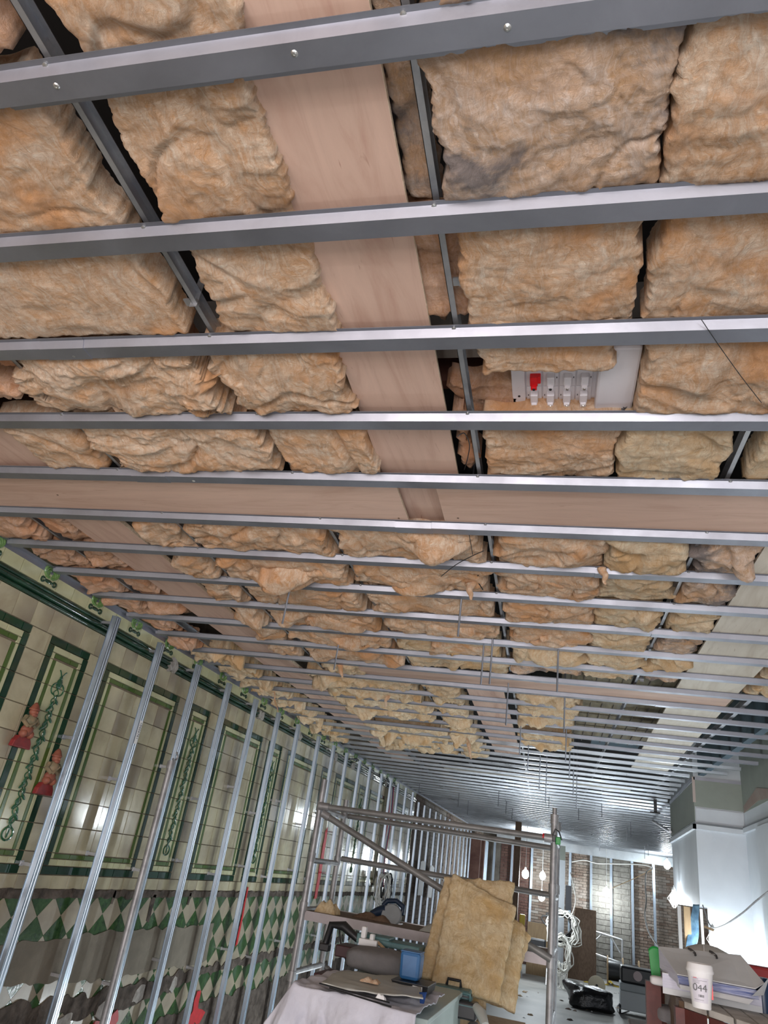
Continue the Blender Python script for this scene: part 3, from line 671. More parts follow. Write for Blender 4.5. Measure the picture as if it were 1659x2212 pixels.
# beyond the cross board, hanging rags
far = [(-2.98,-2.50,'against the tiled wall',21),(-1.95,-1.10,'left of the second carrier',21),(-.98,-.735,'left of the central plywood',21),(-.24,.205,'right of the central carrier',21)]
for k in range(12, 22):
    v0, v1 = B(k)
    for ci, (a, c, ph, kend) in enumerate(far):
        if k == 12 and ci in (2, 3): continue
        if k == 12 and ci == 1: c = -1.5
        sd += 1; rr = random.Random(sd)
        if ci == 1 and k < 13: a = -1.75
        if rr.random() < .08 and k > 14: continue
        if k > 19 and ci == 3: continue
        c2 = c
        if ci == 3: c2 = c - (.02 if k % 2 else 0)
        batt(f'{LOOKS[(k*2+ci)%7]} yellow insulation rag in the {ORD[k-1]} bay from the camera, {ph}', a, c2, v0-.02, v1+.02, z=-.004, seed=sd, fq=1.9, res=.012, amp=.045, rag=.05, sag=rr.uniform(.03,.06), drop=rr.uniform(.03,.10), fold=.04, m=FBY)
# hanging tongues
def tongue(lab, px, py, px2, py2, w, seed):
    p = AZ(px, py, CAMZ+CE+.02); L = .22
    d = ray(px2, py2); k = p.y/d.y; q = C0+d*k
    b = MB(); pts = []; rr = []
    for i in range(9):
        t = i/8; c = p.lerp(Vector((q.x, p.y, q.z)), t) + Vector((noise.noise(Vector((t*3, seed, 0)))*.02, noise.noise(Vector((t*3, seed, 5)))*.02, 0)); pts.append(c); rr.append(w*(1-t*.75)*(.8+.4*noise.noise(Vector((t*4, seed, 9)))))
    b.tube(pts, rr, 12); o = b.build('insulation_tongue', FB, None, True)
    d_ = o.modifiers.new('s', 'SUBSURF'); d_.levels = d_.render_levels = 1
    return tag(o, lab, 'insulation', 'hanging insulation tongues')
tongue('thin tongue of insulation hanging over the wall channel tops', 590, 1490, 600, 1540, .012, 1)
tongue('pointed insulation tip hanging below the seventh batten on the right', 1300, 1225, 1310, 1262, .03, 2)
tongue('drooping insulation tip beside the central carrier gap, sixth bay', 1015, 1255, 1018, 1296, .035, 3)
tongue('tapered insulation tip hanging near the middle rods', 838, 1500, 832, 1528, .03, 4)
tongue('dangling insulation tuft near the far board end', 1010, 1590, 1018, 1640, .04, 5)
tongue('frayed insulation tuft hanging below the rods on the left', 735, 1432, 738, 1465, .035, 6)

# things above the grid: switch panel, beams, old boards
def switchpanel():
    z = CE+.115; r = thing('distribution_board', 'white switched distribution panel with one red switch, above the battens', 'switch panel', G(0,1.8,z))
    k = [MB().gbox(-.145,.115,1.665,1.915,z,z+.03).build('backplate', WHT, bev=.004)]
    k.append(MB().gbox(-.150,-.108,1.665,1.955,z-.012,z+.02).build('end_cap', WHT, bev=.003))
    k.append(MB().gbox(.108,.222,1.60,2.05,z-.045,z+.06).build('side_cover', WHT, bev=.008))
    k.append(MB().gbox(-.108,.108,1.915,1.935,z+.004,z+.035).build('lower_lip', mat('shade_plastic', (.5,.5,.52), .4)))
    for c in range(4):
        for rw in range(2):
            u = -.080+c*.051; v = 1.775+rw*.088; red = (c == 0 and rw == 0)
            k.append(MB().gbox(u-.0235,u+.0235,v-.042,v+.042,z-.006,z+.002).build('module_cover', WHT, bev=.0015))
            s = MB(); s.gbox(u-.012,u+.012,v-.022,v+.02,z-.026,z-.004); s.gbox(u-.0095,u+.0095,v+.014,v+.03,z-.034,z-.008)
            if red: s.gbox(u+.008,u+.021,v-.022,v+.012,z-.022,z-.004)
            sw = s.build('switch', REDPL if red else WHT, bev=.003); 
            if red: sw['label'] = 'red switch'
            k.append(sw); k.append(MB().lathe(G(u,v+.024,z-.034), [(.005,0),(.004,-.002),(.0001,-.002)], n=10).build('switch_screw', BLK if (c, rw) in ((1,0),(0,0)) else SCREW))
            k.append(MB().gbox(u+.0185*(1 if rw == 0 else -1)-.0012,u+.0185*(1 if rw == 0 else -1)+.0012,v-.004,v+.003,z-.0068,z-.005).build('marking', BLK))
    for v in (1.86, 1.93): k.append(MB().lathe(G(-.128,v,z-.012), [(.004,0),(.004,-.002),(.0001,-.002)], n=10).build('fixing', BRNW if v > 1.9 else BLK))
    adopt(r, *k)
    p = G(.206, 1.915, z-.0462); X = -GY; Z = Vector((0,0,-1)); Yv = Z.cross(X)
    mm = Matrix((X, Yv, Z)).transposed().to_4x4(); mm.translation = p - r.location; text('lettering', 'olik', .028, BLK, mm, r)
switchpanel()
tag(MB().gbox(-2.6,.9,1.62,1.78,CE+.20,CE+.34).build('ceiling_beam', CONC), 'grey painted beam across the void behind the switch panel', 'beam')
tag(MB().gbox(-2.6,.9,1.86,1.905,CE+.17,CE+.28).build('ceiling_beam', mat('oxide_timber', (.10,.035,.025), .7, 0, (.16,.07,.05), 6)), 'dark red timber joist across the void beside the switch panel', 'beam')
tag(MB().gbox(-2.95,-1.2,2.0,2.06,CE+.13,CE+.26).build('ceiling_beam', mat('brown_joist', (.20,.10,.065), .7, 0, (.13,.07,.05), 5)), 'brown timber joist at the left photo edge above the third bay', 'beam')
for k in range(6):
    b = MB(); v0 = 5.4+k*.62; b.gbox(.1, 2.0, v0, v0+.58, CE+.42, CE+.45)
    b.build('ceiling_board', OLDB, ceil)
for k in range(9):
    u0 = .18+k*.11; MB().gbox(u0, u0+.006, 5.0, 9.4, CE+.405, CE+.42).build('board_joint', CONC, ceil)
tag(MB().gbox(.15,1.05,6.6,6.72,CE+.27,CE+.41).build('ceiling_beam', OLDB), 'rough timber joist in the open void before the pillar', 'beam')
MB().gbox(1.15,1.66,5.9,9.0,CE+.50,CE+.52).build('membrane_panel', DUCT, ceil)
MB().gbox(.55,1.15,7.9,10.4,CE+.50,CE+.52).build('membrane_panel', DUCT, ceil)
MB().gbox(1.60,1.66,4.5,9.0,CE+.02,CE+.52).build('membrane_panel', DUCT, ceil)
for k, (u, v) in enumerate(((1.36,5.6),(1.36,6.4),(1.36,7.2),(1.36,8.0))):
    tag(MB().gbox(u,u+.02,v,v+.003,CE+.07,CE+.5).build('hanger_strap', GALC), f'{ORD[k]} flat metal hanger strap from the camera, near the right wall', 'hanger', 'hanger straps')
for k, (u, v) in enumerate(((-1.05,1.33),(-.27,1.30),(-1.05,3.6),(-.25,4.3),(.60,3.2),(-1.83,3.3),(-1.83,4.4),(.58,4.95))):
    b = MB(); b.gbox(u+.012,u+.035,v,v+.002,CE+.03,CE+.42); b.gbox(u-.006,u+.035,v-.012,v+.014,CE+.045,CE+.05)
    tag(b.build('carrier_bracket', GALC), ['small angle bracket on the first carrier by the black gap','small angle bracket on the central carrier near the switch panel','small angle bracket on the first carrier in the seventh bay','small angle bracket on the central carrier in the ninth bay','small angle bracket on the right carrier, seventh bay','small angle bracket on the left carrier in the seventh bay','small angle bracket on the left carrier in the tenth bay','small angle bracket on the right carrier over the black opening'][k], 'bracket', 'carrier brackets')

# wires and ties near the grid
def wire(name, lab, cat, pts, r, m, grp=None, n=7, bz=True):
    P = [Vector(p) for p in pts]
    if bz and len(P) > 2:
        out = []
        for i in range(len(P)-1):
            p0, p1, p2, p3 = P[max(0,i-1)], P[i], P[i+1], P[min(len(P)-1,i+2)]
            for q in range(6):
                t = q/6; out.append(.5*((2*p1)+(p2-p0)*t+(2*p0-5*p1+4*p2-p3)*t*t+(-p0+3*p1-3*p2+p3)*t**3))
        out.append(P[-1]); P = out
    return tag(MB().tube(P, r, n).build(name, m, None, True), lab, cat, grp)
zc_ = CAMZ+CE-.004
wire('black_wire', 'thin black wire hanging diagonally at the right photo edge', 'wire', [AZ(1515,690,zc_+.01), AZ(1550,742,zc_-.006), AZ(1600,812,zc_-.008), AZ(1645,870,zc_-.003)], .0011, BLKC)
wire('cable_tie', 'black cable tie curling beside the end of the central plywood', 'cable', [AZ(988,943,zc_+.0), AZ(1003,936,zc_+.02), AZ(1014,960,zc_+.03), AZ(1010,990,zc_+.05), AZ(1003,1015,zc_+.05)], .0018, BLKC)
wire('cable_tie', 'long black cable tie crossing under the battens at mid-ceiling', 'cable', [AZ(953,1245,zc_-.02), AZ(985,1220,zc_-.02), AZ(1022,1200,zc_-.015), AZ(1045,1190,zc_-.01)], .002, BLKC)
wire('cable_tie', 'black cable tie hanging straight beyond the wide plywood boards', 'cable', [AZ(1010,1137,zc_+.02), AZ(1017,1175,zc_+.0), AZ(1021,1198,zc_-.012)], .0016, BLKC)
wire('cable_tie', 'short black cable tie dangling in the seventh bay gap', 'cable', [AZ(1038,1238,zc_+.03), AZ(1030,1250,zc_+.03), AZ(1043,1274,zc_+.0)], .003, BLKC)

# threaded rods hanging through the grid
rods = [(628,1262,608,1347,'left of the insulation rags, nearest on the left'),(997,1290,993,1375,'nearest in the middle'),(733,1380,724,1447,'second nearest on the left'),(1045,1395,1039,1478,'left one of a close pair mid-ceiling'),(1064,1385,1060,1478,'right one of a close pair mid-ceiling'),(1206,1400,1204,1495,'nearest on the right'),(1098,1480,1096,1567,'over the middle of the cross plywood'),(1220,1505,1219,1582,'right of the yellow insulation end'),(1126,1557,1122,1630,'left of the insulation end, third from the middle'),(1223,1585,1222,1645,'at the corner of the insulation end'),(1142,1608,1140,1665,None),(1231,1618,1230,1680,None),(1167,1636,1166,1705,None),(1239,1660,1239,1718,None),(1181,1650,1181,1735,None),(1246,1675,1246,1745,None),(992,1712,991,1742,None),(1078,1706,1078,1742,None),(1094,1730,1093,1758,None),(1012,1730,1010,1760,None),(1107,1745,1107,1770,None),(907,1690,904,1715,None),(1250,1745,1250,1772,None),(1300,1735,1300,1765,None),(1355,1785,1355,1816,None),(1362,1775,1362,1808,None),(1295,1810,1295,1838,None),(1400,1824,1400,1848,None),(1392,1828,1392,1855,None),(1186,1720,1186,1746,None)]
for x1, y1, x2, y2, ph in rods:
    p = AZ(x1, y1, CAMZ+CE+.012); d = ray(x2, y2); q = C0+d*(p.y/d.y)
    b = MB().tube([(p.x, p.y, CAMZ+2.15), (p.x, p.y, q.z)], .0055 if ph else .006, 8)
    tag(b.build('threaded_rod', GALV, None, True), ('threaded hanging rod, '+ph) if ph else 'distant thin threaded rod hanging from the far ceiling grid', 'rod', 'hanging threaded rods' if ph else 'distant threaded rods')

# ================================================================== WALL CHANNELS
ys = [3.35,3.94,4.53,5.13,5.715,6.32,6.91,7.5,8.2,8.79,9.36,10.0,10.56,11.26,11.87,12.4,13.0,13.6,14.19,14.77,15.37,16.03,16.6,17.2,17.8,18.4,19.0,19.6,20.2,20.8,21.4]
for i, y in enumerate(ys):
    if y < 3.5: continue
    x = -3.085; top = CAMZ+1.235 if y < 14 else CAMZ+1.12
    o = MB().hat((x, y, 0), (x, y, top), (1,0,0), w=.052, h=.03, sl=.004, fl=.008).build('wall_channel', GALW)
    # rolled ribs on the face
    rb = MB()
    for s in (-.012, .012): rb.tube([(x+.0008, y+s, .02), (x+.0008, y+s, top-.01)], .0022, 5)
    rb.build('rib', GALW, o)
    j = i-1
    tag(o, f'{ORD[j]} upright metal channel from the left along the tiled wall' if y < 14 else 'slim upright metal channel before the far bare brick of the left wall', 'channel', 'upright wall channels' if y < 14 else 'far upright wall channels')
    if y < 10:
        for z in ([1.18, .42, -.3, -1.0] if i % 2 else [1.16, .25, -.22, -.9]):
            MB().box((WX+.009, y-.045, CAMZ+z-.009), (x-.028, y-.031, CAMZ+z+.009)).box((WX+.009, y-.05, CAMZ+z-.014), (WX+.012, y-.02, CAMZ+z+.014)).build('bracket', GALC, o)
# number label on the second channel
p = AX(299, 1575, -3.083)
lb = thing('channel_sticker', 'white printed number sticker on the second wall channel', 'sticker', p)
adopt(lb, MB().box((-3.0825, 4.512, p.z-.10), (-3.0815, 4.548, p.z+.06)).build('paper_label', WHTC))
X = Vector((0,0,-1)); Z = Vector((1,0,0)); Yv = Z.cross(X); mm = Matrix((X,Yv,Z)).transposed().to_4x4(); mm.translation = Vector((.0022+(-3.083-p.x), 4.523-p.y, .05)); text('digits', '10456761', .030, BLK, mm, lb)
# loose grey pole leaning by the third channel
r = thing('grey_pole', 'grey metal pole with open clamp on top, before the third wall channel', 'pole', (-3.02, 4.97, 0))
adopt(r, sm(MB().tube([(-3.02,4.975,0),(-3.02,4.965,CAMZ+.46)], .024, 14).build('tube', SCAF)), sm(MB().tube([(-3.02,4.965,CAMZ+.40),(-3.02,4.965,CAMZ+.455)], .032, 14).build('collar', SCAF)),
      sm(MB().tube([(-3.0,4.965+.03*math.sin(a),CAMZ+.49-.03*math.cos(a)) for a in [PI*q/8-.9 for q in range(11)]], .008, 8).build('clamp_jaw', SCAF)))
# painted figures hung on the wall
def figure(lab, y, zt, h):
    x = WX+.012; z0 = CAMZ+zt-h; r = thing('wall_figurine', lab, 'figurine', (x, y, z0), 'painted wall figurines')
    k = []
    b = MB(); b.prism([(x,y-.075,z0),(x,y+.075,z0),(x,y+.068,z0+h*.13),(x,y+.045,z0+h*.25),(x,y-.045,z0+h*.25),(x,y-.068,z0+h*.13)], (.035,0,0)); k.append(b.build('base', FIGR, bev=.006))
    b = MB()
    b.ell((x+.03,y,z0+h*.38), (.03,.042,h*.14)); b.ell((x+.035,y-.028,z0+h*.30), (.028,.02,h*.09)); b.ell((x+.035,y+.028,z0+h*.30), (.028,.02,h*.09))
    k.append(sm(b.build('legs', TERRA)))
    b = MB(); b.ell((x+.03,y,z0+h*.58), (.032,.045,h*.15))
    for s in (-1,1): b.tube([(x+.03,y+s*.04,z0+h*.66),(x+.035,y+s*.062,z0+h*.56),(x+.05,y+s*.03,z0+h*.47),(x+.055,y+s*.008,z0+h*.5)], [.014,.013,.011,.009], 8)
    k.append(sm(b.build('torso', FIGB)))
    b = MB(); b.ell((x+.034,y,z0+h*.78), (.026,.028,h*.085)); b.ell((x+.06,y,z0+h*.775), (.006,.006,.008)); b.ell((x+.045,y,z0+h*.72), (.018,.022,h*.05))
    k.append(sm(b.build('head', TERRA)))
    b = MB(); b.lathe((x+.032,y,z0+h*.82), [(.031,0),(.032,h*.02),(.026,h*.05),(.018,h*.12),(.007,h*.17),(.0001,h*.18)], n=14); k.append(sm(b.build('cap', TERRA)))
    b = MB(); b.tube([(x+.055,y+.03,z0+h*.62),(x+.06,y-.02,z0+h*.45)], .006, 7); k.append(b.build('pipe', FIGB))
    adopt(r, *k)
figure('painted capped figurine on a red base, upper left one on the tiled wall', 3.54, .555, .262)
figure('painted capped figurine on a red base, lower one by the first wall channel', 3.86, .345, .272)
# cables on the wall
for i in range(5):
    y = 12.0+i*.05
    wire('wall_cable', ['dark red','white','grey','purple','thin red'][i]+' cable in the bunch hanging down the left wall', 'cable', [(WX+.06,y,CAMZ+1.15),(WX+.07,y+.06,CAMZ+.6),(WX+.07,y-.03,CAMZ+.1),(WX+.08,y+.05,CAMZ-.35)], .012, [RCAB,WCAB,SCAF,mat('purple_cable',(.04,.02,.10),.5),RCAB][i], 'wall cable bunch')
def coil(lab, c, ax, rs, r, m, seed, grp, mode='x'):
    b = MB(); rr = random.Random(seed)
    for ring in range(rs[0]):
        R_ = rs[1]*rr.uniform(.75,1.05); H_ = rs[2]*rr.uniform(.8,1.1); ox = rr.uniform(-.05,.05); dy = rr.uniform(-.06,.06)
        wob = lambda a, k: noise.noise(Vector((math.cos(a)*1.6+ring*3.1, math.sin(a)*1.6, seed+k)))*rs[1]*.45
        pts = [(c[0]+ox+R_*math.sin(a)*(1 if mode == 'x' else .3)+wob(a,0)*(1 if mode == 'x' else .3), c[1]+dy+(R_*math.sin(a)+wob(a,3) if mode == 'y' else 0)+.02*math.sin(3*a), c[2]-H_+H_*math.cos(a)+wob(a,7)) for a in [2*PI*q/26 for q in range(27)]]
        b.tube(pts, r, 6)
    return tag(b.build('cable_coil', m, None, True), lab, 'cable', grp)
coil('white cable coil hanging against the left wall, behind the scaffold', (WX+.16, 11.9, CAMZ-.16), 0, (7, .18, .24), .008, WCAB, 3, None, 'y')
coil('dark cable coil hanging beside the white one on the left wall', (WX+.12, 12.3, CAMZ-.16), 0, (4, .16, .2), .012, BLKC, 9, None, 'y')
for i, (a, d, c_, e, lab) in enumerate(((916,1862,914,1935,'left'),(936,1872,934,1940,'right'))):
    p = AX(a, d, -3.02); q = AX(c_, e, -3.02); y0, y1 = p.y, p.y+.45
    b = MB(); pts = [(-3.084+.003*math.sin(k*2), y0+(y1-y0)*k/6, q.z+.02*math.sin(k*3)) for k in range(7)] + [(-3.084, y1, p.z-.02*i), (-3.084, y0+.2, p.z+.02), (-3.084, y0, p.z)]
    b.prism(pts, (.006,0,0)); tag(b.build('paper_sheet', WHTC), f'torn white sheet pinned across the far wall channels, {lab} one', 'paper', 'pinned white sheets')
tag(sm(MB().tube([(WX+.05,9.6,CAMZ+1.19),(WX+.07,9.9,CAMZ+1.24),(WX+.07,10.6,CAMZ+1.2),(WX+.06,11.5,CAMZ+1.2),(WX+.06,12.6,CAMZ+1.18)], .012, 7).build('black_cable', BLKC)), 'black cable looping along the green moulding of the left wall', 'cable')
tag(MB().box((-3.13,21.7,0),(-2.85,21.9,CAMZ+1.1)).box((-3.13,22.6,0),(-2.85,22.8,CAMZ+1.1)).box((-3.02,21.9,0),(-2.98,22.6,CAMZ+1.1)).build('steel_column', BRKD), 'dark red steel column at the far end of the left wall', 'column')
for i in range(8):
    y = 23.0+i*.23; tag(MB().hat((-2.98,y,0),(-2.98,y,CAMZ+1.05),(1,0,0), w=.05,h=.05).build('wall_channel', GALW), 'bright upright channel stacked close beyond the dark steel column', 'channel', 'closely set far channels')
# back wall channels
for i, px in enumerate((1067,1106,1149,1232,1277,1320,1365,1411)):
    p = AY(px, 1850, FARY-.12)
    o = MB().hat((p.x, FARY-.12, 0), (p.x, FARY-.12, CAMZ+1.08), (0,-1,0), w=.055, h=.05, sl=.003, fl=.006).build('back_wall_channel', GALW)
    tag(o, f'{["leftmost","second","third","fourth","fifth","sixth","seventh","rightmost"][i]} upright channel from the left along the back brick wall', 'channel', 'back wall channels')

# ================================================================== LAMPS
def lamp(lab, p, power, r=.035, cordl=.02, col=(.86,.94,1)):
    p = Vector(p); o = thing('festoon_lamp', lab, 'lamp', p, 'lit festoon lamps')
    k = [MB().ell(p, (r,r,r*1.25), seg=24, rings=16).build('bulb', BULB, None, True), MB().lathe(p+Vector((0,0,r*1.2)), [(.022,0),(.024,.05),(.012,.075),(.0001,.08)], n=12).build('holder', BULBC, None, True)]
    b = MB()
    for q in range(6 if r < .06 else 0):
        a = q*PI/3; b.tube([p+Vector((math.cos(a)*.024, math.sin(a)*.024, r*1.5)), p+Vector((math.cos(a)*r*1.5, math.sin(a)*r*1.5, 0)), p+Vector((math.cos(a)*.012, math.sin(a)*.012, -r*1.9))], .0022, 4)
    b.tube([p+Vector((0,0,r*1.2+.07)), p+Vector((0,0,r*1.2+.07+cordl))], .006, 6)
    k.append(b.build('cage_and_cord', BULBC))
    adopt(o, *k)
    l = bpy.data.lights.new('lamp_light', 'POINT'); l.energy = power; l.color = col; l.shadow_soft_size = r*1.5
    lo = bpy.data.objects.new('lamp_light', l); COL.objects.link(lo); lo.parent = o; lo.location = (0, 0, -r*2.4)
    return o
L1 = AY(1135,1888,19); lamp('lit caged bulb hanging in front of the back wall, leftmost', L1, 60, .08, CAMZ+CE-L1.z-.17)
lamp('lit bulb against the back brick wall left of the scaffold post, upper', AY(1172,1892,23.9), 45, .09, .75)
lamp('lit bulb below the upper bulb beside the scaffold post', AY(1170,1937,20), 35, .08, 1.4)
lamp('lit bulb on the concrete block part of the back wall', AY(1310,1928,24.3), 55, .10, 1.0)
lamp('lit bulb high on the back wall beside the boxed pillar', AY(1441,1868,22.5), 45, .09)
LP = AY(1456,1942,10.4); lamp('lit bulb at the far left edge of the boxed pillar', LP, 32, .05)
LQ = AY(1541,2030,8.38); lamp('lit bulb before the pillar face, behind the open folder', LQ, 8, .04)
# unseen lamps; cabinet, crate and scaffold ones added to brighten sheet and far ceiling
for i, (x, y, z, pw) in enumerate(((-.3,.9,CAMZ-.42,12),(1.0,-1.6,CAMZ+.2,46),(.95,3.9,CAMZ-1.3,16),(.45,6.2,CAMZ-1.75,55),(-1.1,7.6,CAMZ-1.75,60))):
    lamp(['lit festoon bulb just below the view, in front of the dust-sheeted cabinet','lit festoon bulb behind the camera on the right','lit bulb low beside the right wall before the pillar','lit bulb near the floor between the crate and the scaffold','lit bulb near the floor behind the scaffold tower'][i], (x,y,z), pw)
wire('lamp_cable', 'pale cable drooping from the pillar bulb up to the right photo edge', 'cable', [AY(1518,1955,8.5), AY(1535,2000,8.3), AY(1560,2000,7.6), AY(1600,1975,6.6), AY(1635,1945,5.9), AY(1665,1922,5.5)], .006, SCAF)
tag(MB().quadbox([AY(1522,1999,8.33),AY(1543,2008,8.33),AY(1541,2012,8.33),AY(1520,2003,8.33),AY(1522,1999,8.40),AY(1543,2008,8.40),AY(1541,2012,8.40),AY(1520,2003,8.40)]).build('lamp_bracket', TIMB), 'small timber piece holding the cable above the pillar bulb', 'bracket')
wire('lamp_cable', 'white cable strung along the top of the back wall', 'cable', [AY(1235,1862,FARY-.25), AY(1262,1858,FARY-.25), AY(1290,1865,FARY-.25), AY(1330,1866,FARY-.25), AY(1385,1868,FARY-.25), AY(1410,1874,FARY-.25)], .016, WCAB)
wire('lamp_cable', 'white cable looping down the back wall to the right table', 'cable', [AY(1410,1875,20), AY(1396,1885,20), AY(1394,1915,19), AY(1396,1945,18), AY(1393,1975,17), AY(1400,2010,15), AY(1425,2050,12)], .014, WCAB)
wire('lamp_cable', 'yellowish cord running from the block wall bulb up to the right', 'cable', [AY(1322,1918,24), AY(1365,1900,24), AY(1410,1878,24)], .010, TIMB)

# ================================================================== SCAFFOLD TOWER
def scaffold():
    Yn, Yf = 5.4, 6.02; XL, XR = -1.935, -.21
    r = thing('scaffold_tower', 'grey tubular mobile scaffold tower with one plank deck', 'scaffold', (XL, Yn, 0))
    k = []; R_ = .0225
    def tb(nm, a, b_, rad=R_, m=SCAF): k.append(sm(MB().tube([a, b_], rad, 14).build(nm, m)))
    tb('post', (XL,Yn,.08), (XL,Yn,CAMZ+.50)); tb('post', (XL,Yf,.08), (XL,Yf,CAMZ+.42))
    tb('post', (XR,Yn,.08), (XR,Yn,CAMZ+.44)); tb('post', (XR,Yf,.08), (XR,Yf,CAMZ+.36))
    tb('spigot', (XR,Yn,CAMZ+.44), (XR,Yn,CAMZ+.505), .016)
    for x in (XL, XR):
        for y in (Yn, Yf):
            for z in ((.31,-.04,-.36,-.78) if x == XL else (.43,.0,-.42)): tb('collar', (x,y,CAMZ+z-.03), (x,y,CAMZ+z+.03), .028)
            k.append(sm(MB().tube([(x-.02,y,.07),(x+.02,y,.07)], .07, 18).build('castor', BLK)))
    for x in (XL, XR):
        for z in (.29, -.06, -.38, -.76, -1.1, -1.45, -1.8): tb('rung', (x,Yn,CAMZ+z), (x,Yf,CAMZ+z-.0), .019)
    tb('guard_rail', AY(690,1741,Yn-.03), AY(1190,1811,Yn-.03), .021, SCAFD)
    tb('guard_rail', AY(752,1763,Yf+.03), AY(1190,1832,Yf+.03), .021, SCAFD)
    tb('guard_rail', AY(738,1855,Yf+.03), AY(1190,1934,Yf+.03), .021, SCAFD)
    tb('brace', AY(697,1757,Yn-.03), AY(1190,2072,Yn-.03), .023, SCAFD)
    tb('brace', (XL,Yf+.03,CAMZ-.76), (XR,Yf+.03,CAMZ-1.6), .02, SCAFD)
    for a, bb in (((690,1741),(712,1744)),((697,1757),(712,1766)),((1176,1809),(1194,1812))):
        tb('rail_hook', AY(a[0],a[1],Yn-.03), AY(bb[0],bb[1],Yn-.03), .028, SCAF)
    # deck
    p, q = AY(660,1967,Yn), AY(985,2035,Yn); zd = CAMZ-.385
    d = MB().box((XL+.0,Yn+.02,zd-.012),(XR-.02,Yf-.02,zd)).build('deck_board', BRNW); k.append(d)
    k.append(MB().box((XL+.0,Yn-.005,zd-.055),(XR-.02,Yn+.02,zd+.004)).build('deck_rail', mat('deck_alloy', (.40,.36,.37), .5, .4, (.33,.3,.3), 7)))
    k.append(MB().box((XL+.0,Yf-.02,zd-.055),(XR-.02,Yf+.005,zd+.004)).build('deck_rail', ALU))
    red = MB().tube([AY(1172,1807,Yn-.03), AY(1182,1809,Yn-.03)], .0225, 14).build('red_mark', REDP); k.append(red)
    adopt(r, *k); return zd
ZD = scaffold()
# sticker sleeves
# green laser level clamped at the right post
p = AY(1204, 1812, 5.36)
r = thing('laser_level', 'small green and black laser level clamped to the right scaffold post', 'tool', p)
adopt(r, MB().box(p+Vector((-.01,-.02,-.035)), p+Vector((.022,.02,.01))).build('body', GRN, bev=.004), MB().box(p+Vector((-.035,-.02,-.02)), p+Vector((-.01,.02,.02))).build('lens_block', BLK, bev=.003),
      sm(MB().tube([p+Vector((-.03,0,.02)), p+Vector((-.015,0,.06)), p+Vector((.01,0,.045)), p+Vector((.03,0,-.005))], .005, 7).build('handle', BLK)))
# circular saw on the deck
p = AY(835, 1962, 5.75); p.z = ZD
def saw():
    r = thing('circular_saw', 'dark blue circular saw with grey guard lying on the scaffold deck', 'power tool', p)
    k = []
    k.append(MB().lathe(p+Vector((.05,-.02,.045)), [(.0001,0),(.075,0),(.078,.012),(.07,.025),(.0001,.03)], (0,-1,.3), 28).build('blade_guard', mat('grey_guard', (.26,.28,.29), .5)))
    k.append(sm(MB().tube([p+Vector((-.11,0,.03)), p+Vector((-.06,0,.055)), p+Vector((.0,0,.075))], [.025,.034,.04], 14).build('motor_body', NAVY)))
    k.append(sm(MB().tube([p+Vector((-.03,0,.10)), p+Vector((.0,0,.135)), p+Vector((.07,0,.145)), p+Vector((.125,0,.115)), p+Vector((.125,0,.075)), p+Vector((.08,0,.06))], [.016,.018,.018,.02,.022,.018], 10).build('handle', NAVY)))
    k.append(MB().box(p+Vector((-.10,-.045,.0)), p+Vector((.13,.03,.008))).build('base_plate', ALU, bev=.002))
    adopt(r, *k)
saw()
def rag(name, lab, cat, c, sx, sy, h, m, seed, rot=0, nx=16, ny=12, grp=None):
    b = MB(); c = Vector(c); Rz = Matrix.Rotation(rot, 3, 'Z')
    def top(s, t):
        x, y = (s-.5)*sx, (t-.5)*sy; e = min(s,1-s,t,1-t)*2; n1 = noise.noise(Vector((x*9/max(sx,.1)*.5, y*9/max(sy,.1)*.5, seed)))
        w = 1+.25*noise.noise(Vector((s*3,t*3,seed+4)))
        return c + Rz @ Vector((x*w, y*w, h*(min(1, e*2.2)**.6)*(.7+.6*n1)+.002))
    g = b.grid(top, nx, ny)
    edge = [g[0][i] for i in range(nx+1)]+[g[j][nx] for j in range(1,ny+1)]+[g[ny][i] for i in range(nx-1,-1,-1)]+[g[j][0] for j in range(ny-1,0,-1)]
    low = [b.bm.verts.new((v.co.x, v.co.y, c.z)) for v in edge]
    for i in range(len(edge)): b.bm.faces.new((edge[i], edge[(i+1)%len(edge)], low[(i+1)%len(edge)], low[i]))
    b.bm.faces.new(low)
    return tag(b.build(name, m, None, True), lab, cat, grp)
rag('insulation_scrap', 'small yellow insulation scrap at the left end of the scaffold deck', 'insulation', (-1.80,5.55,ZD+.001), .16, .12, .09, FST, 3)
rag('dusty_rag', 'dusty brown rag along the scaffold deck beside its left post', 'rag', (-1.5,5.75,ZD+.001), .28, .2, .05, BRNW, 4)
rag('crumpled_wrapping', 'crumpled pale wrapping beside the circular saw on the deck', 'wrapping', (-.93,5.6,ZD+.001), .34, .22, .06, SHEETG, 5)
rag('insulation_scrap', 'flat brown insulation scraps near the slab stack on the deck', 'insulation', (-.58,5.6,ZD+.001), .3, .2, .035, FST, 6)

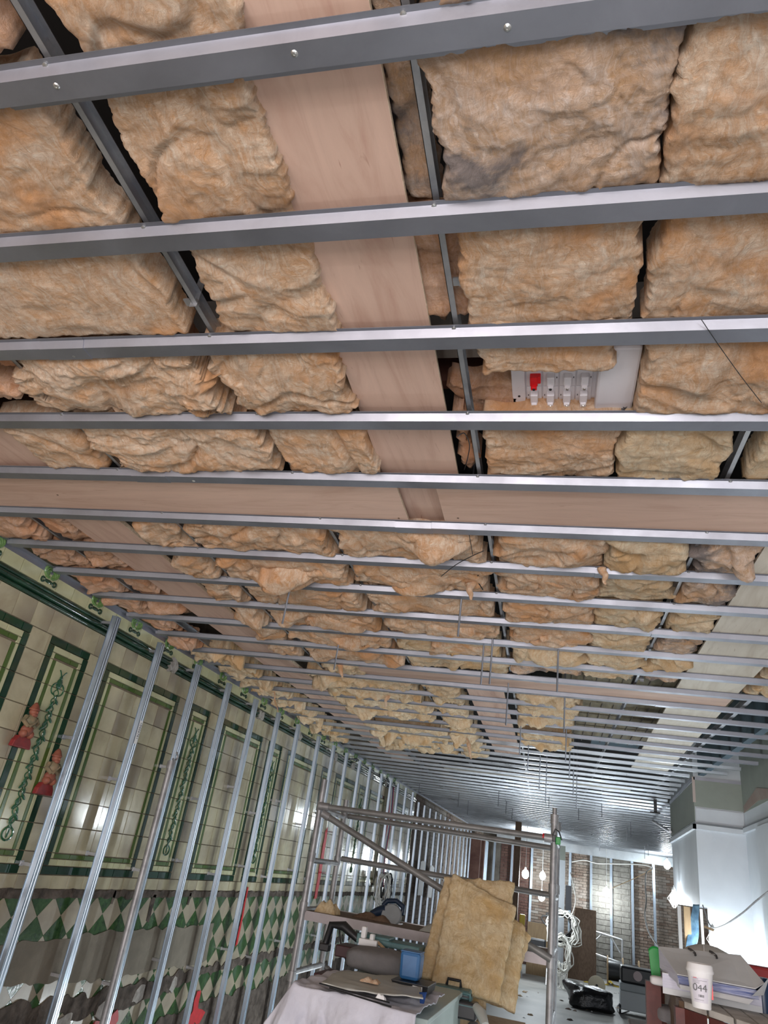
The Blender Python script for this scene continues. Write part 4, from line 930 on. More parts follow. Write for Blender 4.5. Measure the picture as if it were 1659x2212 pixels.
# ================================================================== INSULATION SLAB STACK
def slab(lab, P, th, seed, m=FST):             # P: four corners (top-left, top-right, bottom-right, bottom-left)
    P = [Vector(q) for q in P]; n_ = (P[1]-P[0]).cross(P[3]-P[0]).normalized()
    if n_.y > 0: n_ = -n_
    b = MB()
    def f(s, t):
        a = P[0].lerp(P[1], s); c = P[3].lerp(P[2], s); q = a.lerp(c, t)
        e = min(s,1-s,t,1-t); rd = .012*max(0, 1-e*16)
        q = q + n_*(noise.noise(q*14+Vector((seed,0,0)))*.006+noise.noise(q*45+Vector((seed,0,0)))*.003 - rd)
        k = max(0, 1-e*22); q = q + Vector((noise.noise(q*22+Vector((0,seed,0))), 0, noise.noise(q*22+Vector((0,0,seed)))))*.012*k
        return q
    nx, ny = 42, 60; g = b.grid(f, nx, ny)
    edge = [g[0][i] for i in range(nx+1)]+[g[j][nx] for j in range(1,ny+1)]+[g[ny][i] for i in range(nx-1,-1,-1)]+[g[j][0] for j in range(ny-1,0,-1)]
    mid = [b.bm.verts.new(v.co - n_*th*.5 + Vector((noise.noise(v.co*30)*.006, 0, noise.noise(v.co*33)*.006))) for v in edge]
    low = [b.bm.verts.new(v.co - n_*th) for v in edge]
    for A_, B_ in ((edge, mid), (mid, low)):
        for i in range(len(edge)): b.bm.faces.new((A_[i], A_[(i+1)%len(edge)], B_[(i+1)%len(edge)], B_[i]))
    b.bm.faces.new(low)
    return tag(b.build('insulation_slab', m, None, True), lab, 'insulation', 'insulation slabs leaning on the scaffold')
slab('front yellow insulation slab leaning on the scaffold', [AY(978,1884,4.95), AY(1115,1958,4.93), AY(1078,2160,4.62), AY(932,2120,4.62)], .04, 1)
slab('second insulation slab, showing along the left edge of the front one', [AY(960,1892,5.02), AY(1113,1903,5.04), AY(1062,2150,4.72), AY(904,2103,4.72)], .045, 2)
slab('third insulation slab, showing right of the front one', [AY(1010,1905,5.10), AY(1138,2000,5.10), AY(1113,2183,4.84), AY(985,2130,4.80)], .03, 3)
slab('rearmost insulation slab, furthest right in the leaning stack', [AY(1030,1935,5.16), AY(1146,2020,5.16), AY(1104,2178,4.92), AY(1000,2140,4.90)], .03, 4)
slab('short lower insulation slab under the left corner of the stack', [AY(915,2050,5.0), AY(1050,2080,5.0), AY(1052,2168,4.8), AY(906,2118,4.8)], .035, 5)
p = AY(1045, 2165, 4.76); q = AY(1100, 2178, 4.85)
r = thing('timber_stand', 'sawn timber trestle under the leaning insulation slabs', 'trestle', (p.x, p.y, 0))
adopt(r, MB().box((p.x-.32,p.y-.06,p.z-.115),(p.x+.22,p.y+.22,p.z-.085)).build('top_board', TIMB), *[MB().box((p.x+dx,p.y+dy,0),(p.x+dx+.045,p.y+dy+.045,p.z-.115)).build('leg', TIMB) for dx in (-.3,.02) for dy in (-.05,.16)])

# ================================================================== LEFT WORK TABLE with dust sheet
TZ = CAMZ-.56
def tabletop():
    Y0, Y1, X0, X1 = 3.36, 4.55, -1.22, -.70
    r = thing('work_cabinet', 'pale green-grey cabinet under the dust sheets', 'cabinet', (-1.0, 3.8, 0))
    adopt(r, MB().box((X0,Y0+.17,0),(X1+.06,Y1,TZ-.02)).build('body', CAB), MB().box((X0-.01,Y0+.16,TZ-.02),(X1+.07,Y1+.01,TZ)).build('top', CAB, bev=.003))
    b = MB()
    def f(s, t):
        x = X0-.10+(X1-X0+.155)*s; yk = Y0+.10*(1-s)
        L = (t-.42)                                     # t < .42 hangs down the front
        fold = math.sin(s*21+2.2*math.sin(s*7))
        if L < 0:
            y = yk-.035-.05*(-L)*2+(.030*fold+.05*noise.noise(Vector((s*8,L*5,2)))+.012*noise.noise(Vector((s*30,L*14,4))))*min(1,-L*4); z = TZ+.045+L*(.62-.12*s)-.10*noise.noise(Vector((s*7,1,1)))*(-L)*3
        else:
            y = yk-.035+L*1.15; z = TZ+.045+.018*noise.noise(Vector((x*5,y*5,1)))+.016*noise.noise(Vector((x*16,y*12,2)))-.02*max(0, .12-L)
        ol = max(0, X0+.01-x); z -= ol*1.5
        return (x, y, z)
    b.grid(f, 80, 80)
    return tag(b.build('dust_sheet', SHEET, None, True), 'white cotton dust sheet draped over the pale cabinet', 'sheet')
ds_ = tabletop(); sol = ds_.modifiers.new('t', 'SOLIDIFY'); sol.thickness = .004
def drape(lab, name, cat, pts, m, seed, th=.004, amp=.02, n=24):
    P = [Vector(q) for q in pts]; b = MB()
    def f(s, t):
        a = P[0].lerp(P[1], s); c = P[3].lerp(P[2], s); q = a.lerp(c, t)
        return q + Vector((noise.noise(q*7+Vector((seed,0,0)))*amp*.4, 0, noise.noise(q*6+Vector((0,seed,0)))*amp + .5*amp*noise.noise(q*18)))
    b.grid(f, n, n); o = b.build(name, m, None, True); s_ = o.modifiers.new('t', 'SOLIDIFY'); s_.thickness = th
    return tag(o, lab, cat)
zt = TZ+.078
drape('clear crinkled polythene sheet over the white dust sheet', 'polythene_sheet', 'sheet', [AZ(728,2097,zt), AZ(905,2112,zt), AZ(915,2160,zt), AZ(695,2122,zt)], SHEETG, 4, amp=.012)
def softbox(name, lab, cat, c, sx, sy, sz, m, seed, rot=0, nz=.12):
    b = MB(); c = Vector(c); Rz = Matrix.Rotation(rot, 3, 'Z')
    def f(s, t):
        th = 2*PI*s; ph = PI*t; X = math.sin(ph)*math.cos(th); Y_ = math.sin(ph)*math.sin(th); Z_ = math.cos(ph)
        q = Vector((math.copysign(abs(X)**.55, X)*sx, math.copysign(abs(Y_)**.55, Y_)*sy, math.copysign(abs(Z_)**.6, Z_)*sz))
        q *= 1+nz*noise.noise(q*(6 if nz < .3 else 3)+Vector((seed,0,0)))+nz*.4*noise.noise(q*(20 if nz < .3 else 9))
        return c + Rz @ q
    b.grid(f, 28, 16); bmesh.ops.remove_doubles(b.bm, verts=b.bm.verts, dist=.0005)
    return tag(b.build(name, m, None, True), lab, cat)
p = AY(806, 2093, 4.4); softbox('covered_bundle', 'bundle under a dark grey cloth on the far end of the sheeted cabinet', 'bundle', (p.x, p.y, TZ+.07), .17, .12, .058, SHEETD, 5, .2, .34)
a, b_ = AY(845,2128,3.75), AY(925,2131,3.75); tz = a.z-.012
r = thing('storage_tray', 'black plastic tray with white label at the corner of the dust sheet', 'tray', ((a.x+b_.x)/2, 3.75, tz))
adopt(r, MB().quadbox([(a.x+.015,3.76,tz),(b_.x-.005,3.76,tz),(b_.x-.005,3.95,tz),(a.x+.015,3.95,tz),(a.x-.005,3.75,tz+.035),(b_.x,3.75,tz+.035),(b_.x,3.96,tz+.035),(a.x-.005,3.96,tz+.035)]).build('shell', BLK, bev=.003),
      MB().box((a.x+.10,3.748,tz+.008),(a.x+.145,3.756,tz+.028)).build('label_card', WHTC))
a2, b2 = AY(858,2118,3.8), AY(903,2118,3.8); h2 = .115; z2 = tz+.036
r = thing('blue_tub', 'blue plastic tub standing in the black tray', 'tub', ((a2.x+b2.x)/2, 3.85, z2))
adopt(r, MB().quadbox([(a2.x+.004,3.80,z2),(b2.x,3.80,z2),(b2.x,3.90,z2),(a2.x+.004,3.90,z2),(a2.x,3.795,z2+h2),(b2.x+.002,3.795,z2+h2),(b2.x+.002,3.905,z2+h2),(a2.x,3.905,z2+h2)]).build('shell', BLUE, bev=.016),
      MB().box((a2.x+.003,3.798,z2+h2-.004),(b2.x-.001,3.902,z2+h2+.002)).build('rim', BLUE, bev=.002))
rag('insulation_scrap', 'small orange insulation scrap on the polythene sheet', 'insulation', AZ(800,2122,zt+.006), .08, .06, .018, FB, 9)
rag('crumpled_tissue', 'small crumpled white tissue on the dust sheet edge', 'tissue', AZ(822,2160,zt-.012), .04, .03, .02, WHTC, 10)
for i, (a, c_, lab) in enumerate((((690,2124),(842,2166),'thin black rod lying across the dust sheet, upper'),((712,2134),(845,2175),'thin black rod lying across the dust sheet, lower'))):
    tag(MB().tube([AZ(a[0],a[1],zt+.012), AZ(c_[0],c_[1],zt+.012)], .003, 8).build('black_rod', BLK), lab, 'rod')
drape('blue rag hanging over the cabinet corner', 'blue_rag', 'rag', [AY(906,2142,3.6), AY(922,2142,3.6), AY(914,2176,3.58), AY(907,2168,3.58)], mat('blue_rag', (.01,.05,.20), .8), 7, n=10, amp=.006)
# tools and cases heaped behind the cabinet
p = AY(745, 2030, 5.0)
r = thing('tool_chest', 'dark tool chest heaped with cases behind the dust-sheeted cabinet', 'tool chest', (-1.35,5.0,0))
adopt(r, MB().box((-1.62,4.86,0),(-.85,5.25,CAMZ-.72)).build('body', BLK, bev=.01), MB().box((-1.60,4.85,CAMZ-.70),(-1.1,5.15,CAMZ-.66)).build('tray', mat('maroon_case', (.06,.012,.014), .5), bev=.005))
for i, (px, py, s, m, lab) in enumerate(((775,2058,(.12,.1,.03),mat('dark_red_case',(.04,.008,.01),.5),'dark red case on the tool chest heap'),(812,2030,(.10,.08,.025),TEAL,'teal case at the back of the tool heap'),(856,2040,(.16,.1,.015),TEAL,'flat green-grey case lid beside the tool heap'))):
    p = AY(px, py, 4.75); tag(MB().box(p-Vector(s), p+Vector(s), None).build('tool_case', m, bev=.006), lab, 'tool case')
p = AY(732, 2030, 4.7); r = thing('cordless_drill', 'black cordless tool standing on the heap under the deck', 'power tool', p)
adopt(r, sm(MB().tube([p+Vector((-.08,0,-.03)), p+Vector((-.06,0,.07)), p+Vector((.02,0,.075)), p+Vector((.12,0,.02))], [.02,.022,.028,.02], 10).build('body', BLK)), MB().box(p+Vector((-.11,-.03,-.07)), p+Vector((-.05,.03,-.03))).build('battery', BLK, bev=.006))
p = AY(795, 2035, 4.6); r = thing('white_fittings', 'small white plastic fittings piled on the tool heap', 'fittings', p)
adopt(r, MB().box(p+Vector((-.05,-.03,-.02)), p+Vector((.06,.03,.015))).build('fitting', WHTC, bev=.005), MB().box(p+Vector((-.045,-.02,.015)), p+Vector((-.015,.02,.075))).build('fitting', WHTC, bev=.008), MB().box(p+Vector((.01,-.02,.012)), p+Vector((.035,.02,.045))).build('fitting', WHTC, bev=.006))
tag(MB().quadbox([AY(812,2035,4.6),AY(818,2033,4.6),AY(868,2082,4.5),AY(860,2084,4.5),AY(812,2035,4.65),AY(818,2033,4.65),AY(868,2082,4.55),AY(860,2084,4.55)]).build('wooden_batten', TIMB), 'short wooden batten leaning across the tool heap', 'batten')
wire('black_cable', 'black cable hanging below the scaffold deck at the left', 'cable', [AY(733,2010,5.3), AY(738,2045,5.25), AY(748,2075,5.1), AY(752,2085,5.0)], .006, BLKC)
# power-tool cases bottom centre
def case(lab, px, py, Y, s, m, m2):
    p = AY(px, py, Y); r = thing('tool_box', lab, 'tool box', (p.x, p.y, p.z))
    adopt(r, MB().box(p-Vector(s), p+Vector(s)).build('body', m, bev=.01), MB().box(p+Vector((-s[0]*1.03,-s[1]*1.03,s[2]*.5)), p+Vector((s[0]*1.03,s[1]*1.03,s[2]*.62))).build('seam', m2), sm(MB().tube([p+Vector((-s[0]*.4,0,s[2])), p+Vector((-s[0]*.35,0,s[2]+.03)), p+Vector((s[0]*.35,0,s[2]+.03)), p+Vector((s[0]*.4,0,s[2]))], .008, 8).build('handle', m2)))
    return p
case('teal and black tool box at the foot of the insulation stack', 978, 2158, 4.62, (.10,.09,.06), TEAL, BLK)
case('dark tool box in front of the teal one, by the cabinet', 1003, 2180, 4.5, (.07,.05,.04), BLK, TEAL)
b_ = AY(985,2200,4.6); tag(MB().box((-.60,4.45,0),(b_.x+.12,4.64,b_.z)).build('low_bench', SHEETD, bev=.01), 'low dusty bench carrying the tool boxes', 'bench')
tag(sm(MB().tube([AY(1028,2175,4.4), AY(1040,2190,4.35), AY(1048,2215,4.3)], [.02,.028,.02], 10).build('white_bag', SHEETG)), 'white plastic bag hanging beside the tool boxes', 'bag')

# ================================================================== RIGHT TABLE (slatted, red-brown)
def cup():
    Y = 3.05; c = AY(1516, 2178, Y); t = AY(1511, 2081, Y); H_ = (t-c).length; r = thing('paper_cup', 'white paper coffee cup with lid and printed sticker reading 044', 'cup', c)
    k = [sm(MB().lathe(c, [(.0001,.001),(.029,.0),(.0305,.004),(.030,.008),(.0405,H_-.03),(.042,H_-.022),(.0405,H_-.018)], n=40).build('cup_body', WHTC)),
         sm(MB().lathe(c+Vector((0,0,H_-.026)), [(.044,0),(.045,.006),(.043,.010),(.0415,.022),(.038,.026),(.036,.024),(.0001,.022)], n=40).build('lid', WHTC))]
    lab_m = mat('sticker_paper', (.66,.64,.70), .5)
    d0 = (C0-c); d0.z = 0; d0.normalize(); a0 = math.atan2(d0.y, d0.x)-.06
    b = MB()
    def rad(h): return .030+(.0405-.030)*(h-.008)/(H_-.038)
    def f(s, t_):
        a = a0-.75+1.5*s; h = .018+(H_-.058)*t_; rr = rad(h)+.0006; return c+Vector((math.cos(a)*rr, math.sin(a)*rr, h))
    b.grid(f, 20, 6); k.append(sm(b.build('sticker', lab_m)))
    def strip(s0, s1, t0, t1):
        b = MB(); b.grid(lambda s,t_: (lambda a,h: c+Vector((math.cos(a)*(rad(h)+.0010), math.sin(a)*(rad(h)+.0010), h)))(a0-.75+1.5*(s0+(s1-s0)*s), .018+(H_-.058)*(t0+(t1-t0)*t_)), 3, 1); return b
    GR = mat('print_grey', (.12,.11,.13), .6)
    for j, (s0,s1,t0) in enumerate(((.1,.42,.93),(.1,.55,.87),(.1,.5,.82),(.1,.48,.77),(.55,.9,.88),(.1,.7,.10))): k.append(strip(s0,s1,t0,t0+.012).build('print_line', GR))
    k.append(strip(.15,.35,.965,.985).build('print_line', REDPL))
    rr = random.Random(2); s = .38
    while s < .72:
        w = rr.choice((.010,.018,.026)); k.append(strip(s, s+w, .22, .32).build('barcode_bar', BLK)); s += w+rr.choice((.010,.02))
    k.append(MB().box(c+Vector((.029,-.006,.03)), c+Vector((.0375,.004,.075))).build('red_print', REDPL))
    adopt(r, *k)
    h = .018+(H_-.058)*.46; Zv = Vector((math.cos(a0), math.sin(a0), 0)); Xv = Vector((0,0,1)).cross(Zv); mm = Matrix((Xv, Vector((0,0,1)), Zv)).transposed().to_4x4(); mm.translation = Zv*(rad(h)+.0022)+Vector((0,0,h)); text('number', '044', .030, BLK, mm, r, 'CENTER')
    return c
cc = cup(); TT = cc.z-.0005
def slat_table():
    ang = .42; o0 = AZ(1478, 2163, TT); 
    ex = Vector((math.cos(-ang), math.sin(-ang)*.0-.0, 0))
    e1 = (AZ(1659, 2224, TT)-o0); e1.z = 0; e1.normalize()        # front edge direction
    e2 = (AZ(1428, 2105, TT)-AZ(1478, 2163, TT)); e2.z = 0; e2.normalize()
    r = thing('slatted_crate', 'red-brown slatted timber crate used as a table on the right', 'crate', (o0.x, o0.y, 0))
    k = []; W_ = .118
    for i in range(8):
        a = o0+e1*(i*(W_+.012)); p = [a, a+e1*W_, a+e1*W_+e2*.72, a+e2*.72]
        tp = MB().quadbox([q-Vector((0,0,.02)) for q in p]+[q for q in p]); k.append(tp.build('slat', DUSTW, bev=.002))
    fr = MB(); a = o0-Vector((0,0,.02)); n_ = e2
    for i in range(8):
        q = o0+e1*(i*(W_+.012))+Vector((0,0,-.022)); k.append(MB().quadbox([q+Vector((0,0,-.42)), q+e1*W_+Vector((0,0,-.42)), q+e1*W_+e2*.02+Vector((0,0,-.42)), q+e2*.02+Vector((0,0,-.42)), q, q+e1*W_, q+e1*W_+e2*.02, q+e2*.02]).build('front_board', REDW))
    sb = o0-e1*.03; 
    k.append(MB().quadbox([sb+Vector((0,0,-.14)), sb+e1*.028+Vector((0,0,-.14)), sb+e1*.028+e2*.72+Vector((0,0,-.14)), sb+e2*.72+Vector((0,0,-.14)), sb+Vector((0,0,-.002)), sb+e1*.028+Vector((0,0,-.002)), sb+e1*.028+e2*.72+Vector((0,0,-.002)), sb+e2*.72+Vector((0,0,-.002))]).build('side_rail', BRNW))
    for s, t in ((0,0),(0,.66),(.95,0),(.95,.66)):
        q = o0+e1*s+e2*t; k.append(MB().box((q.x-.03,q.y-.0,0),(q.x+.03,q.y+.06,TT-.022)).build('leg', REDW))
    adopt(r, *k); return o0, e1, e2
o0, e1, e2 = slat_table()
pp = AY(1410, 2120, 3.6); tag(MB().box((pp.x-.028,3.57,0),(pp.x+.028,3.63,pp.z+.0)).build('red_post', REDW), 'dark red timber post standing left of the crate table', 'post')
# folders
def slabq(name, m, P, th, bev=0, parent=None):
    n_ = Vector((0,0,1)); return MB().quadbox([Vector(p) for p in P]+[Vector(p)+n_*th for p in P]).build(name, m, bev=bev)
Yb = 3.25
def pile():
    P = lambda dz, sh=0: [AZ(1428+sh, 2140, TT+dz*0), AZ(1646, 2196, TT), AZ(1640, 2130, TT), AZ(1440, 2090, TT)]
    a, b_, c_, d_ = [Vector((q.x, q.y, 0)) for q in (AZ(1432,2146,TT), AZ(1648,2190,TT), AZ(1650,2150,TT), AZ(1432,2118,TT))]
    items = [('document_folder','grey document folder at the bottom of the folder pile','folder',.0,.018,GREYC),('document_folder','stuffed lever arch folder in the middle of the folder pile','folder',.019,.045,PAPER)]
    for nm, lab, cat, z, h, m in items:
        o = MB().quadbox([q+Vector((0,0,TT+z+.001)) for q in (a,b_,c_,d_)]+[q+Vector((0,0,TT+z+h)) for q in (a,b_,c_,d_)]).build(nm, m); tag(o, lab, cat, 'folders on the crate table')
        MB().quadbox([q+Vector((0,0,TT+z+h)) for q in (a,b_,c_,d_)]+[q+Vector((0,0,TT+z+h+.0025)) for q in (a,b_,c_,d_)]).build('cover', GREYC, o)
pile()
def openfolder():
    z1 = TT+.068
    cov = [AY(1463,2106,3.18), AY(1632,2137,3.18), AY(1651,2125,3.20), AY(1600,2065,3.42), AY(1422,2046,3.42)]
    r = thing('open_folder', 'open grey lever arch folder with two clips on top of the pile', 'folder', cov[0], 'folders on the crate table')
    k = [MB().prism(cov, (0,.0015,.003)).build('cover', GREYC)]
    a, b_ = AY(1463,2107,3.175), AY(1634,2139,3.175); c_, d_ = AY(1640,2160,3.20), AY(1468,2125,3.20)
    k.append(MB().quadbox([d_,c_,c_+Vector((0,.22,0)),d_+Vector((0,.22,0)),a,b_,b_+Vector((0,.22,.0)),a+Vector((0,.22,.0))]).build('paper_block', PAPERB))
    e, f_ = AY(1468,2127,3.17), AY(1628,2160,3.17); g, h_ = AY(1470,2136,3.19), AY(1618,2170,3.19)
    k.append(MB().quadbox([g,h_,h_+Vector((0,.2,0)),g+Vector((0,.2,0)),e,f_,f_+Vector((0,.2,0)),e+Vector((0,.2,0))]).build('paper_block', WHTC))
    s = [AY(1422,2046,3.42), AY(1463,2106,3.18), AY(1466,2127,3.19), AY(1425,2090,3.40)]
    k.append(MB().prism(s, (.003,0.004,0)).build('spine', PAPER))
    for px, py in ((1495,2058),(1541,2064)):
        p = AY(px, py, 3.37); n_ = Vector((0,-.5,.86)); k.append(sm(MB().tube([p+Vector((-.012,.006,.012)), p+Vector((-.004,0,.010)), p+Vector((.010,-.004,.0)), p+Vector((.010,-.012,-.006))], .0045, 8).build('clip', mat('dark_clip_%d' % px, (.10,.10,.10), .3, .8))))
        k.append(sm(MB().ell(p+Vector((0,.0,.004)), (.009,.009,.003)).build('clip_plate', SCREW)))
    adopt(r, *k)
openfolder()
tag(MB().quadbox([AY(1646,2130,3.15),AY(1662,2110,3.2),AY(1662,2110,3.5),AY(1646,2130,3.4),AY(1624,2152,3.15),AY(1650,2150,3.2),AY(1650,2150,3.5),AY(1624,2152,3.4)]).build('folder_flap', GREYC), 'curled dark grey folder flap at the right end of the pile', 'folder')
p = AY(1532, 2062, 3.75); r = thing('paper_bowl', 'upturned round white tub with a small red oval label behind the folder', 'tub', p)
adopt(r, sm(MB().lathe(p+Vector((0,.05,-.10)), [(.135,0),(.132,.03),(.115,.085),(.08,.115),(.04,.13),(.0001,.135)], n=40).build('shell', mat('dull_white', (.50,.49,.46), .6, 0, (.44,.43,.40), 6))),
      sm(MB().lathe(p+Vector((.035,-.075,-.012)), [(.0001,.003),(.022,.003),(.022,0)], (0,-.75,.66), 24).build('red_label', REDPL)), sm(MB().tube([p+Vector((-.03,-.085,-.06)), p+Vector((-.028,-.06,.01)), p+Vector((-.02,.0,.035))], .002, 6).build('seam_string', WHTC)))
tag(MB().box(p+Vector((-.16,-.10,-.22)), p+Vector((.2,.2,-.103))).build('cardboard_box', TIMB), 'cardboard box under the upturned white tub', 'box')
p = AY(1640, 2100, 3.9); tag(MB().box(p+Vector((-.05,0,-.16)), p+Vector((.3,.1,.02))).build('red_toolbag', mat('red_bag', (.30,.02,.02), .6), bev=.01), 'red bag at the right photo edge behind the folders', 'bag')
p = AY(1650, 2175, 3.3); tag(sm(MB().tube([p+Vector((0,0,-.12)), p+Vector((0,0,.09))], .028, 16).build('blue_bottle', mat('dark_blue', (.005,.03,.08), .3))), 'dark blue bottle at the right photo edge beside the folder pile', 'bottle')
p = AY(1415, 2085, 4.2); drape('green plastic bag left of the folder pile', 'green_bag', 'bag', [AY(1403,2066,3.66), AY(1424,2062,3.66), AY(1426,2122,3.64), AY(1409,2118,3.64)], GRN, 3, n=16, amp=.05)
p = AY(1420, 2118, 3.55); softbox('white_tissue_wad', 'crumpled white tissue on the post beside the crate', 'tissue', p, .028, .03, .016, WHTC, 4)
p = AY(1440, 2190, 3.6); softbox('plastic_bag_bundle', 'pale plastic bags bundled in the crate below the folders', 'bag', p, .05, .06, .028, SHEETD, 6, .3, .34)
# denim and timber behind, at the pillar
drape('faded blue denim jacket hanging by the pillar opening', 'denim_jacket', 'jacket', [AY(1497,1958,8.62), AY(1511,1958,8.62), AY(1506,2052,8.5), AY(1480,2052,8.5)], DENIM, 5, .02, .03)
for i, (a, c_, m, lab) in enumerate(((1472,1486,TIMB,'brown board standing in the opening left of the denim jacket'),(1462,1469,WHTC,'white board edge standing beside the brown board'),(1513,1518,mat('pipe_white',(.6,.6,.55),.5),'thin white pipe beside the denim jacket'))):
    p, q = AY(a, 1960, 8.7), AY(c_, 1960, 8.7); tag(MB().box((p.x,8.62+.1*i-.1,0),(q.x,8.66+.1*i-.1,CAMZ+.03)).build(['timber_board','white_board','white_pipe'][i], m), lab, 'board' if i < 2 else 'pipe')

# ================================================================== FAR FLOOR THINGS
def Fp(px, py): return AZ(px, py, 0)
p = Fp(1272, 2178); b = MB()
softbox('black_bin_bag', 'black bin bag slumped on the floor in the middle distance', 'bag', (p.x, p.y, .20), .50, .45, .20, BAG, 3, .2, .34)
p = Fp(1290, 2160); r = sm(MB().tube([(p.x,p.y+.8,.20),(p.x,p.y+.84,.20)], .2, 30).build('buff_disc', DISC)); tag(r, 'round buff disc standing behind the black bin bag', 'disc')
MB().tube([(p.x,p.y+.79,.20),(p.x,p.y+.80,.20)], .03, 14).build('hub', BLK, r)
p = Fp(1378, 2195); r = thing('dust_extractor', 'black and grey dust extractor on the floor beside the crate table', 'vacuum', (p.x, p.y, 0))
w = .36
adopt(r, MB().box((p.x-w,p.y-.2,.08),(p.x+w,p.y+.3,.42)).build('body', mat('light_grey_tool', (.42,.45,.46), .5), bev=.02), MB().box((p.x-w,p.y-.22,.42),(p.x+w,p.y+.3,.56)).build('filter_band', mat('grey2', (.30,.33,.34), .5), bev=.02), MB().box((p.x-w*.95,p.y-.2,.56),(p.x+w*.95,p.y+.3,.86)).build('motor_head', BLK, bev=.04),
      MB().lathe((p.x,p.y-.205,.72), [(.0001,0),(.09,0),(.09,-.02),(.0001,-.02)], (0,1,0), 18).build('dial', mat('dial_grey',(.5,.4,.4),.5)), *[sm(MB().tube([(p.x+s*w-.02,p.y-.15,.09),(p.x+s*w+.02,p.y-.15,.09)], .09, 16).build('wheel', BLK)) for s in (-1,1)])
p = Fp(1342, 2122); p.y -= 1.2; r = thing('cable_drum', 'black cable on a wooden drum standing on the floor by the back wall', 'cable drum', (p.x, p.y, 0))
adopt(r, *[sm(MB().tube([(p.x+dx,p.y,.34),(p.x+dx+.03,p.y,.34)], .34, 26).build('flange', TIMB)) for dx in (-.42,-.02,.40)], sm(MB().tube([(p.x-.39,p.y,.34),(p.x-.02,p.y,.34)], .24, 22).build('winding', BLK)), sm(MB().tube([(p.x+.01,p.y,.34),(p.x+.40,p.y,.34)], .22, 22).build('winding', BLK)))
a = Fp(1276, 2112); c_ = Fp(1332, 2112); x0, x1, yy = a.x, a.x+.86, a.y-.2
r = thing('hop_up_frame', 'aluminium frame leaning before the back wall channels', 'frame', (x0, yy, 0)); k = []
for q, w_ in ((((x0,yy,0),(x0,yy,1.25)),.03),(((x0+.09,yy,0),(x0+.09,yy,1.2)),.03),(((x0+.09,yy,1.18),(x1,yy,1.08)),.03),(((x1,yy,.42),(x1,yy,1.08)),.03),(((x0+.09,yy,.62),(x1,yy,.5)),.03),(((x0+.12,yy,.95),(x0+.3,yy,1.14)),.02),(((x1-.06,yy,.75),(x1-.3,yy,1.1)),.02)):
    k.append(sm(MB().tube(q, w_, 10).build('tube', ALU)))
adopt(r, *k)
p = Fp(1152, 2120); zt_ = .62; r = thing('folding_trestle', 'folding metal trestle with pink-grey top before the back wall', 'trestle', (p.x, p.y, 0)); k = [MB().box((p.x-.45,p.y-.2,zt_-.16),(p.x+.45,p.y+.2,zt_)).build('top', mat('pink_grey', (.40,.32,.36), .5), bev=.01)]
for dx in (-.4,.4):
    for s in (-1,1): k.append(sm(MB().tube([(p.x+dx*.8,p.y,zt_-.16),(p.x+dx+.08*s,p.y+s*.3,0)], .022, 9).build('leg', ALU)))
adopt(r, *k)
p = Fp(1150, 2118); tag(MB().box((p.x-.3,p.y-.1,.625),(p.x+.3,p.y+.1,.92)).build('tool_bag', BLK, bev=.03), 'black tool bag standing on the folding trestle', 'bag')
a = Fp(1222, 2112); tag(MB().quadbox([(a.x,a.y,0),(a.x+.8,a.y+.05,0),(a.x+.8,a.y+.09,0),(a.x,a.y+.04,0),(a.x+.22,a.y+.5,1.72),(a.x+.8,a.y+.5,1.72),(a.x+.8,a.y+.54,1.72),(a.x+.22,a.y+.54,1.72)]).build('leaning_board', BRNW), 'dark brown board leaning below the white cable coils', 'board')
a = AY(1140, 1990, 22.5); c_ = AY(1185, 2003, 22.5); tag(MB().box((a.x,22.5,0),(c_.x,22.55,a.z)).build('plywood_sheet', TIMB), 'plywood sheet standing behind the folding trestle', 'board')
a = AY(1199, 1862, 22); c_ = AY(1221, 1862, 22); tag(MB().box((a.x,22,.3),(c_.x,22.1,AY(1200,1855,22).z)).build('plaster_panel', SKIM), 'tall white plaster panel right of the scaffold post', 'panel')
a2 = AY(1200, 1825, 22); tag(MB().box((a2.x,21.98,AY(1200,1856,22).z),(c_.x,22.08,a2.z)).build('plaster_panel', MRB), 'grey-green board above the tall white plaster panel', 'panel')
a = AY(1222, 1912, 22.2); tag(MB().box((a.x,22.1,AY(1222,1965,22.2).z),(a.x+.16,22.2,a.z)).build('partition_strip', mat('dark_grey_panel',(.07,.07,.08),.6)), 'dark grey strip panel beside the tall white panel', 'panel')
pc = AY(1218, 1972, 20.5)
coil('tangled white cable coils hanging right of the scaffold post, upper', (pc.x, pc.y, pc.z), 0, (13, .36, .34), .013, WCAB, 11, 'white cable coils')
pd = AY(1213, 2022, 20.3)
coil('tangled white cable coils hanging right of the scaffold post, lower', (pd.x, pd.y, pd.z), 0, (10, .24, .38), .013, WCAB, 12, 'white cable coils')
coil('black cable coil tangled with the upper white coils', (pc.x-.1, pc.y+.15, pc.z+.02), 0, (6, .34, .33), .02, BLKC, 13, 'black cable coils')
for i in range(6):
    x = pd.x-.18+.07*i; wire('hanging_cable', 'white cable tail hanging under the cable coils', 'cable', [(x,20.3,pd.z-.55),(x+.04*math.sin(i),20.25,pd.z-1.0),(x+.05*math.cos(i*2),20.2,max(.05,pd.z-1.6+.1*i))], .012, WCAB, 'white cable tails')
wire('hanging_cable', 'white cable rising from the coils to the ceiling', 'cable', [AY(1232,1985,20.5), AY(1243,1950,20.5), AY(1240,1920,20.7), AY(1232,1885,21)], .012, WCAB)
wire('yellow_hose', 'yellow hose lying along the floor at the back wall', 'hose', [Fp(1262,2122), Fp(1290,2124), Fp(1312,2128), Fp(1318,2120), Fp(1330,2132), Fp(1360,2134)], .03, YEL)
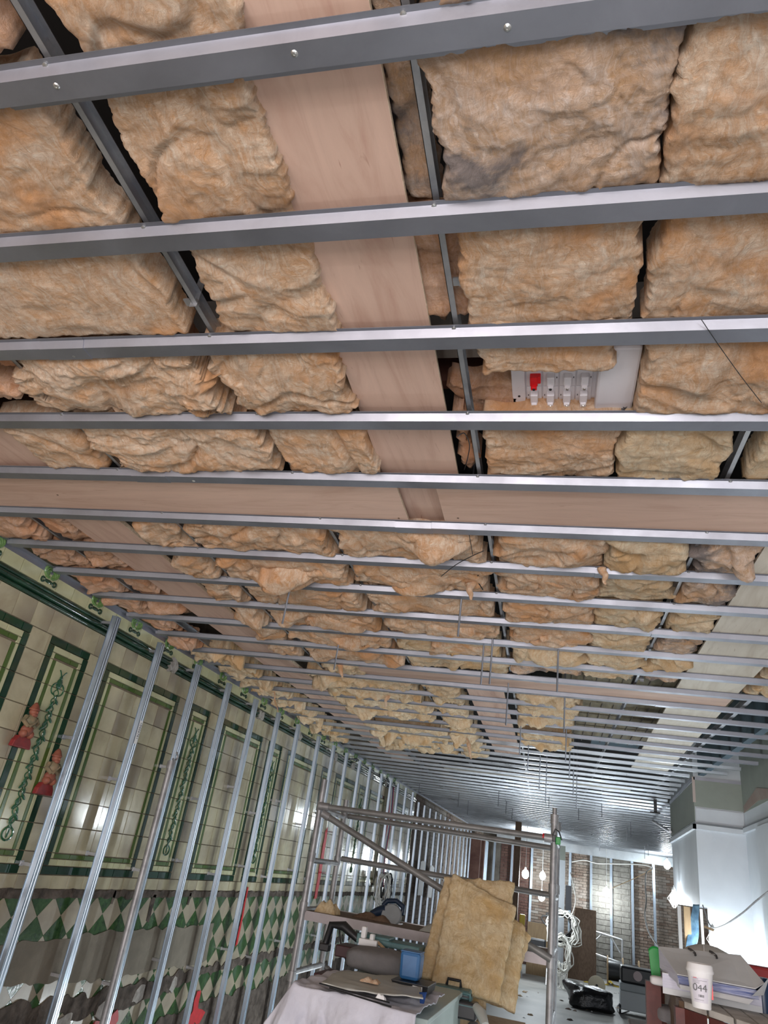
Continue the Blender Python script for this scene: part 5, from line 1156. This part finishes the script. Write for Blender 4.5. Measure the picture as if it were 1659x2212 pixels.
wire('timber_strip', 'thin timber strip lying on the floor before the back wall', 'strip', [Fp(1228,2134)+Vector((0,0,.02)), Fp(1262,2137)+Vector((0,0,.02)), Fp(1298,2138)+Vector((0,0,.02))], .02, TIMB)
wire('black_cable', 'black cable loop on the floor left of the dust extractor', 'cable', [Fp(1357,2185), Fp(1340,2190), Fp(1333,2178), Fp(1340,2168), Fp(1352,2172), Fp(1358,2185)], .018, BLKC)
p = AY(1406, 2190, 5.0); r = thing('caulking_gun', 'small dark hand tool standing near the crate post', 'hand tool', p)
adopt(r, sm(MB().tube([p+Vector((0,0,-.05)), p], .014, 10).build('grip', BLK)), sm(MB().tube([p+Vector((-.02,0,.012)), p+Vector((.03,0,.01))], .016, 10).build('head', BLK)))
tag(MB().box((p.x-.12,4.9,0),(p.x+.12,5.1,p.z-.051)).build('upturned_crate', SHEETD, bev=.01), 'dusty upturned crate under the small dark hand tool', 'crate')
for i in range(26):
    rr = random.Random(i+200); q = Fp(rr.uniform(1120,1400), rr.uniform(2128,2205)); s = rr.uniform(.02,.07)
    rag('debris_scrap', 'small scrap of rubble scattered on the far floor', 'debris', (q.x,q.y,.001), s*2, s*1.5, s*.5, rr.choice([DIRT, TIMB, WHTC, BRK]), i, rr.uniform(0,3), 5, 4, 'floor debris scraps')
p = AY(1128,1990,18.45); r = thing('yellow_plug', 'yellow site socket hanging on the dark post behind the slab stack', 'socket', p)
adopt(r, MB().box(p+Vector((-.06,-.05,-.14)), p+Vector((.06,.05,.14))).build('body', mat('yellow_plastic', (.7,.5,.02), .4), bev=.02))
a = AY(1123,1815,18.5); tag(MB().box((a.x-.12,18.5,0),(a.x+.02,18.62,CAMZ+1.32)).build('timber_post', BRNW), 'tall brown prop post behind the leftmost hanging bulb', 'post')
# black clamp and loose stick on the far grid near the pillar
p = AZ(1415,1727,CAMZ+CE-.0); tag(MB().box((p.x-.02,p.y-.02,p.z-.17),(p.x+.02,p.y+.02,p.z)).box((p.x-.07,p.y-.02,p.z-.18),(p.x+.06,p.y+.02,p.z-.16)).build('black_clamp', BLK), 'black clamp hanging from the far battens left of the pillar', 'clamp')
tag(MB().tube([AZ(1411,1774,CAMZ+CE-.03), AY(1448,1797,10.9)], .02, 10).build('loose_tube', WHT), 'pale tube sticking out from the far side of the pillar', 'tube')
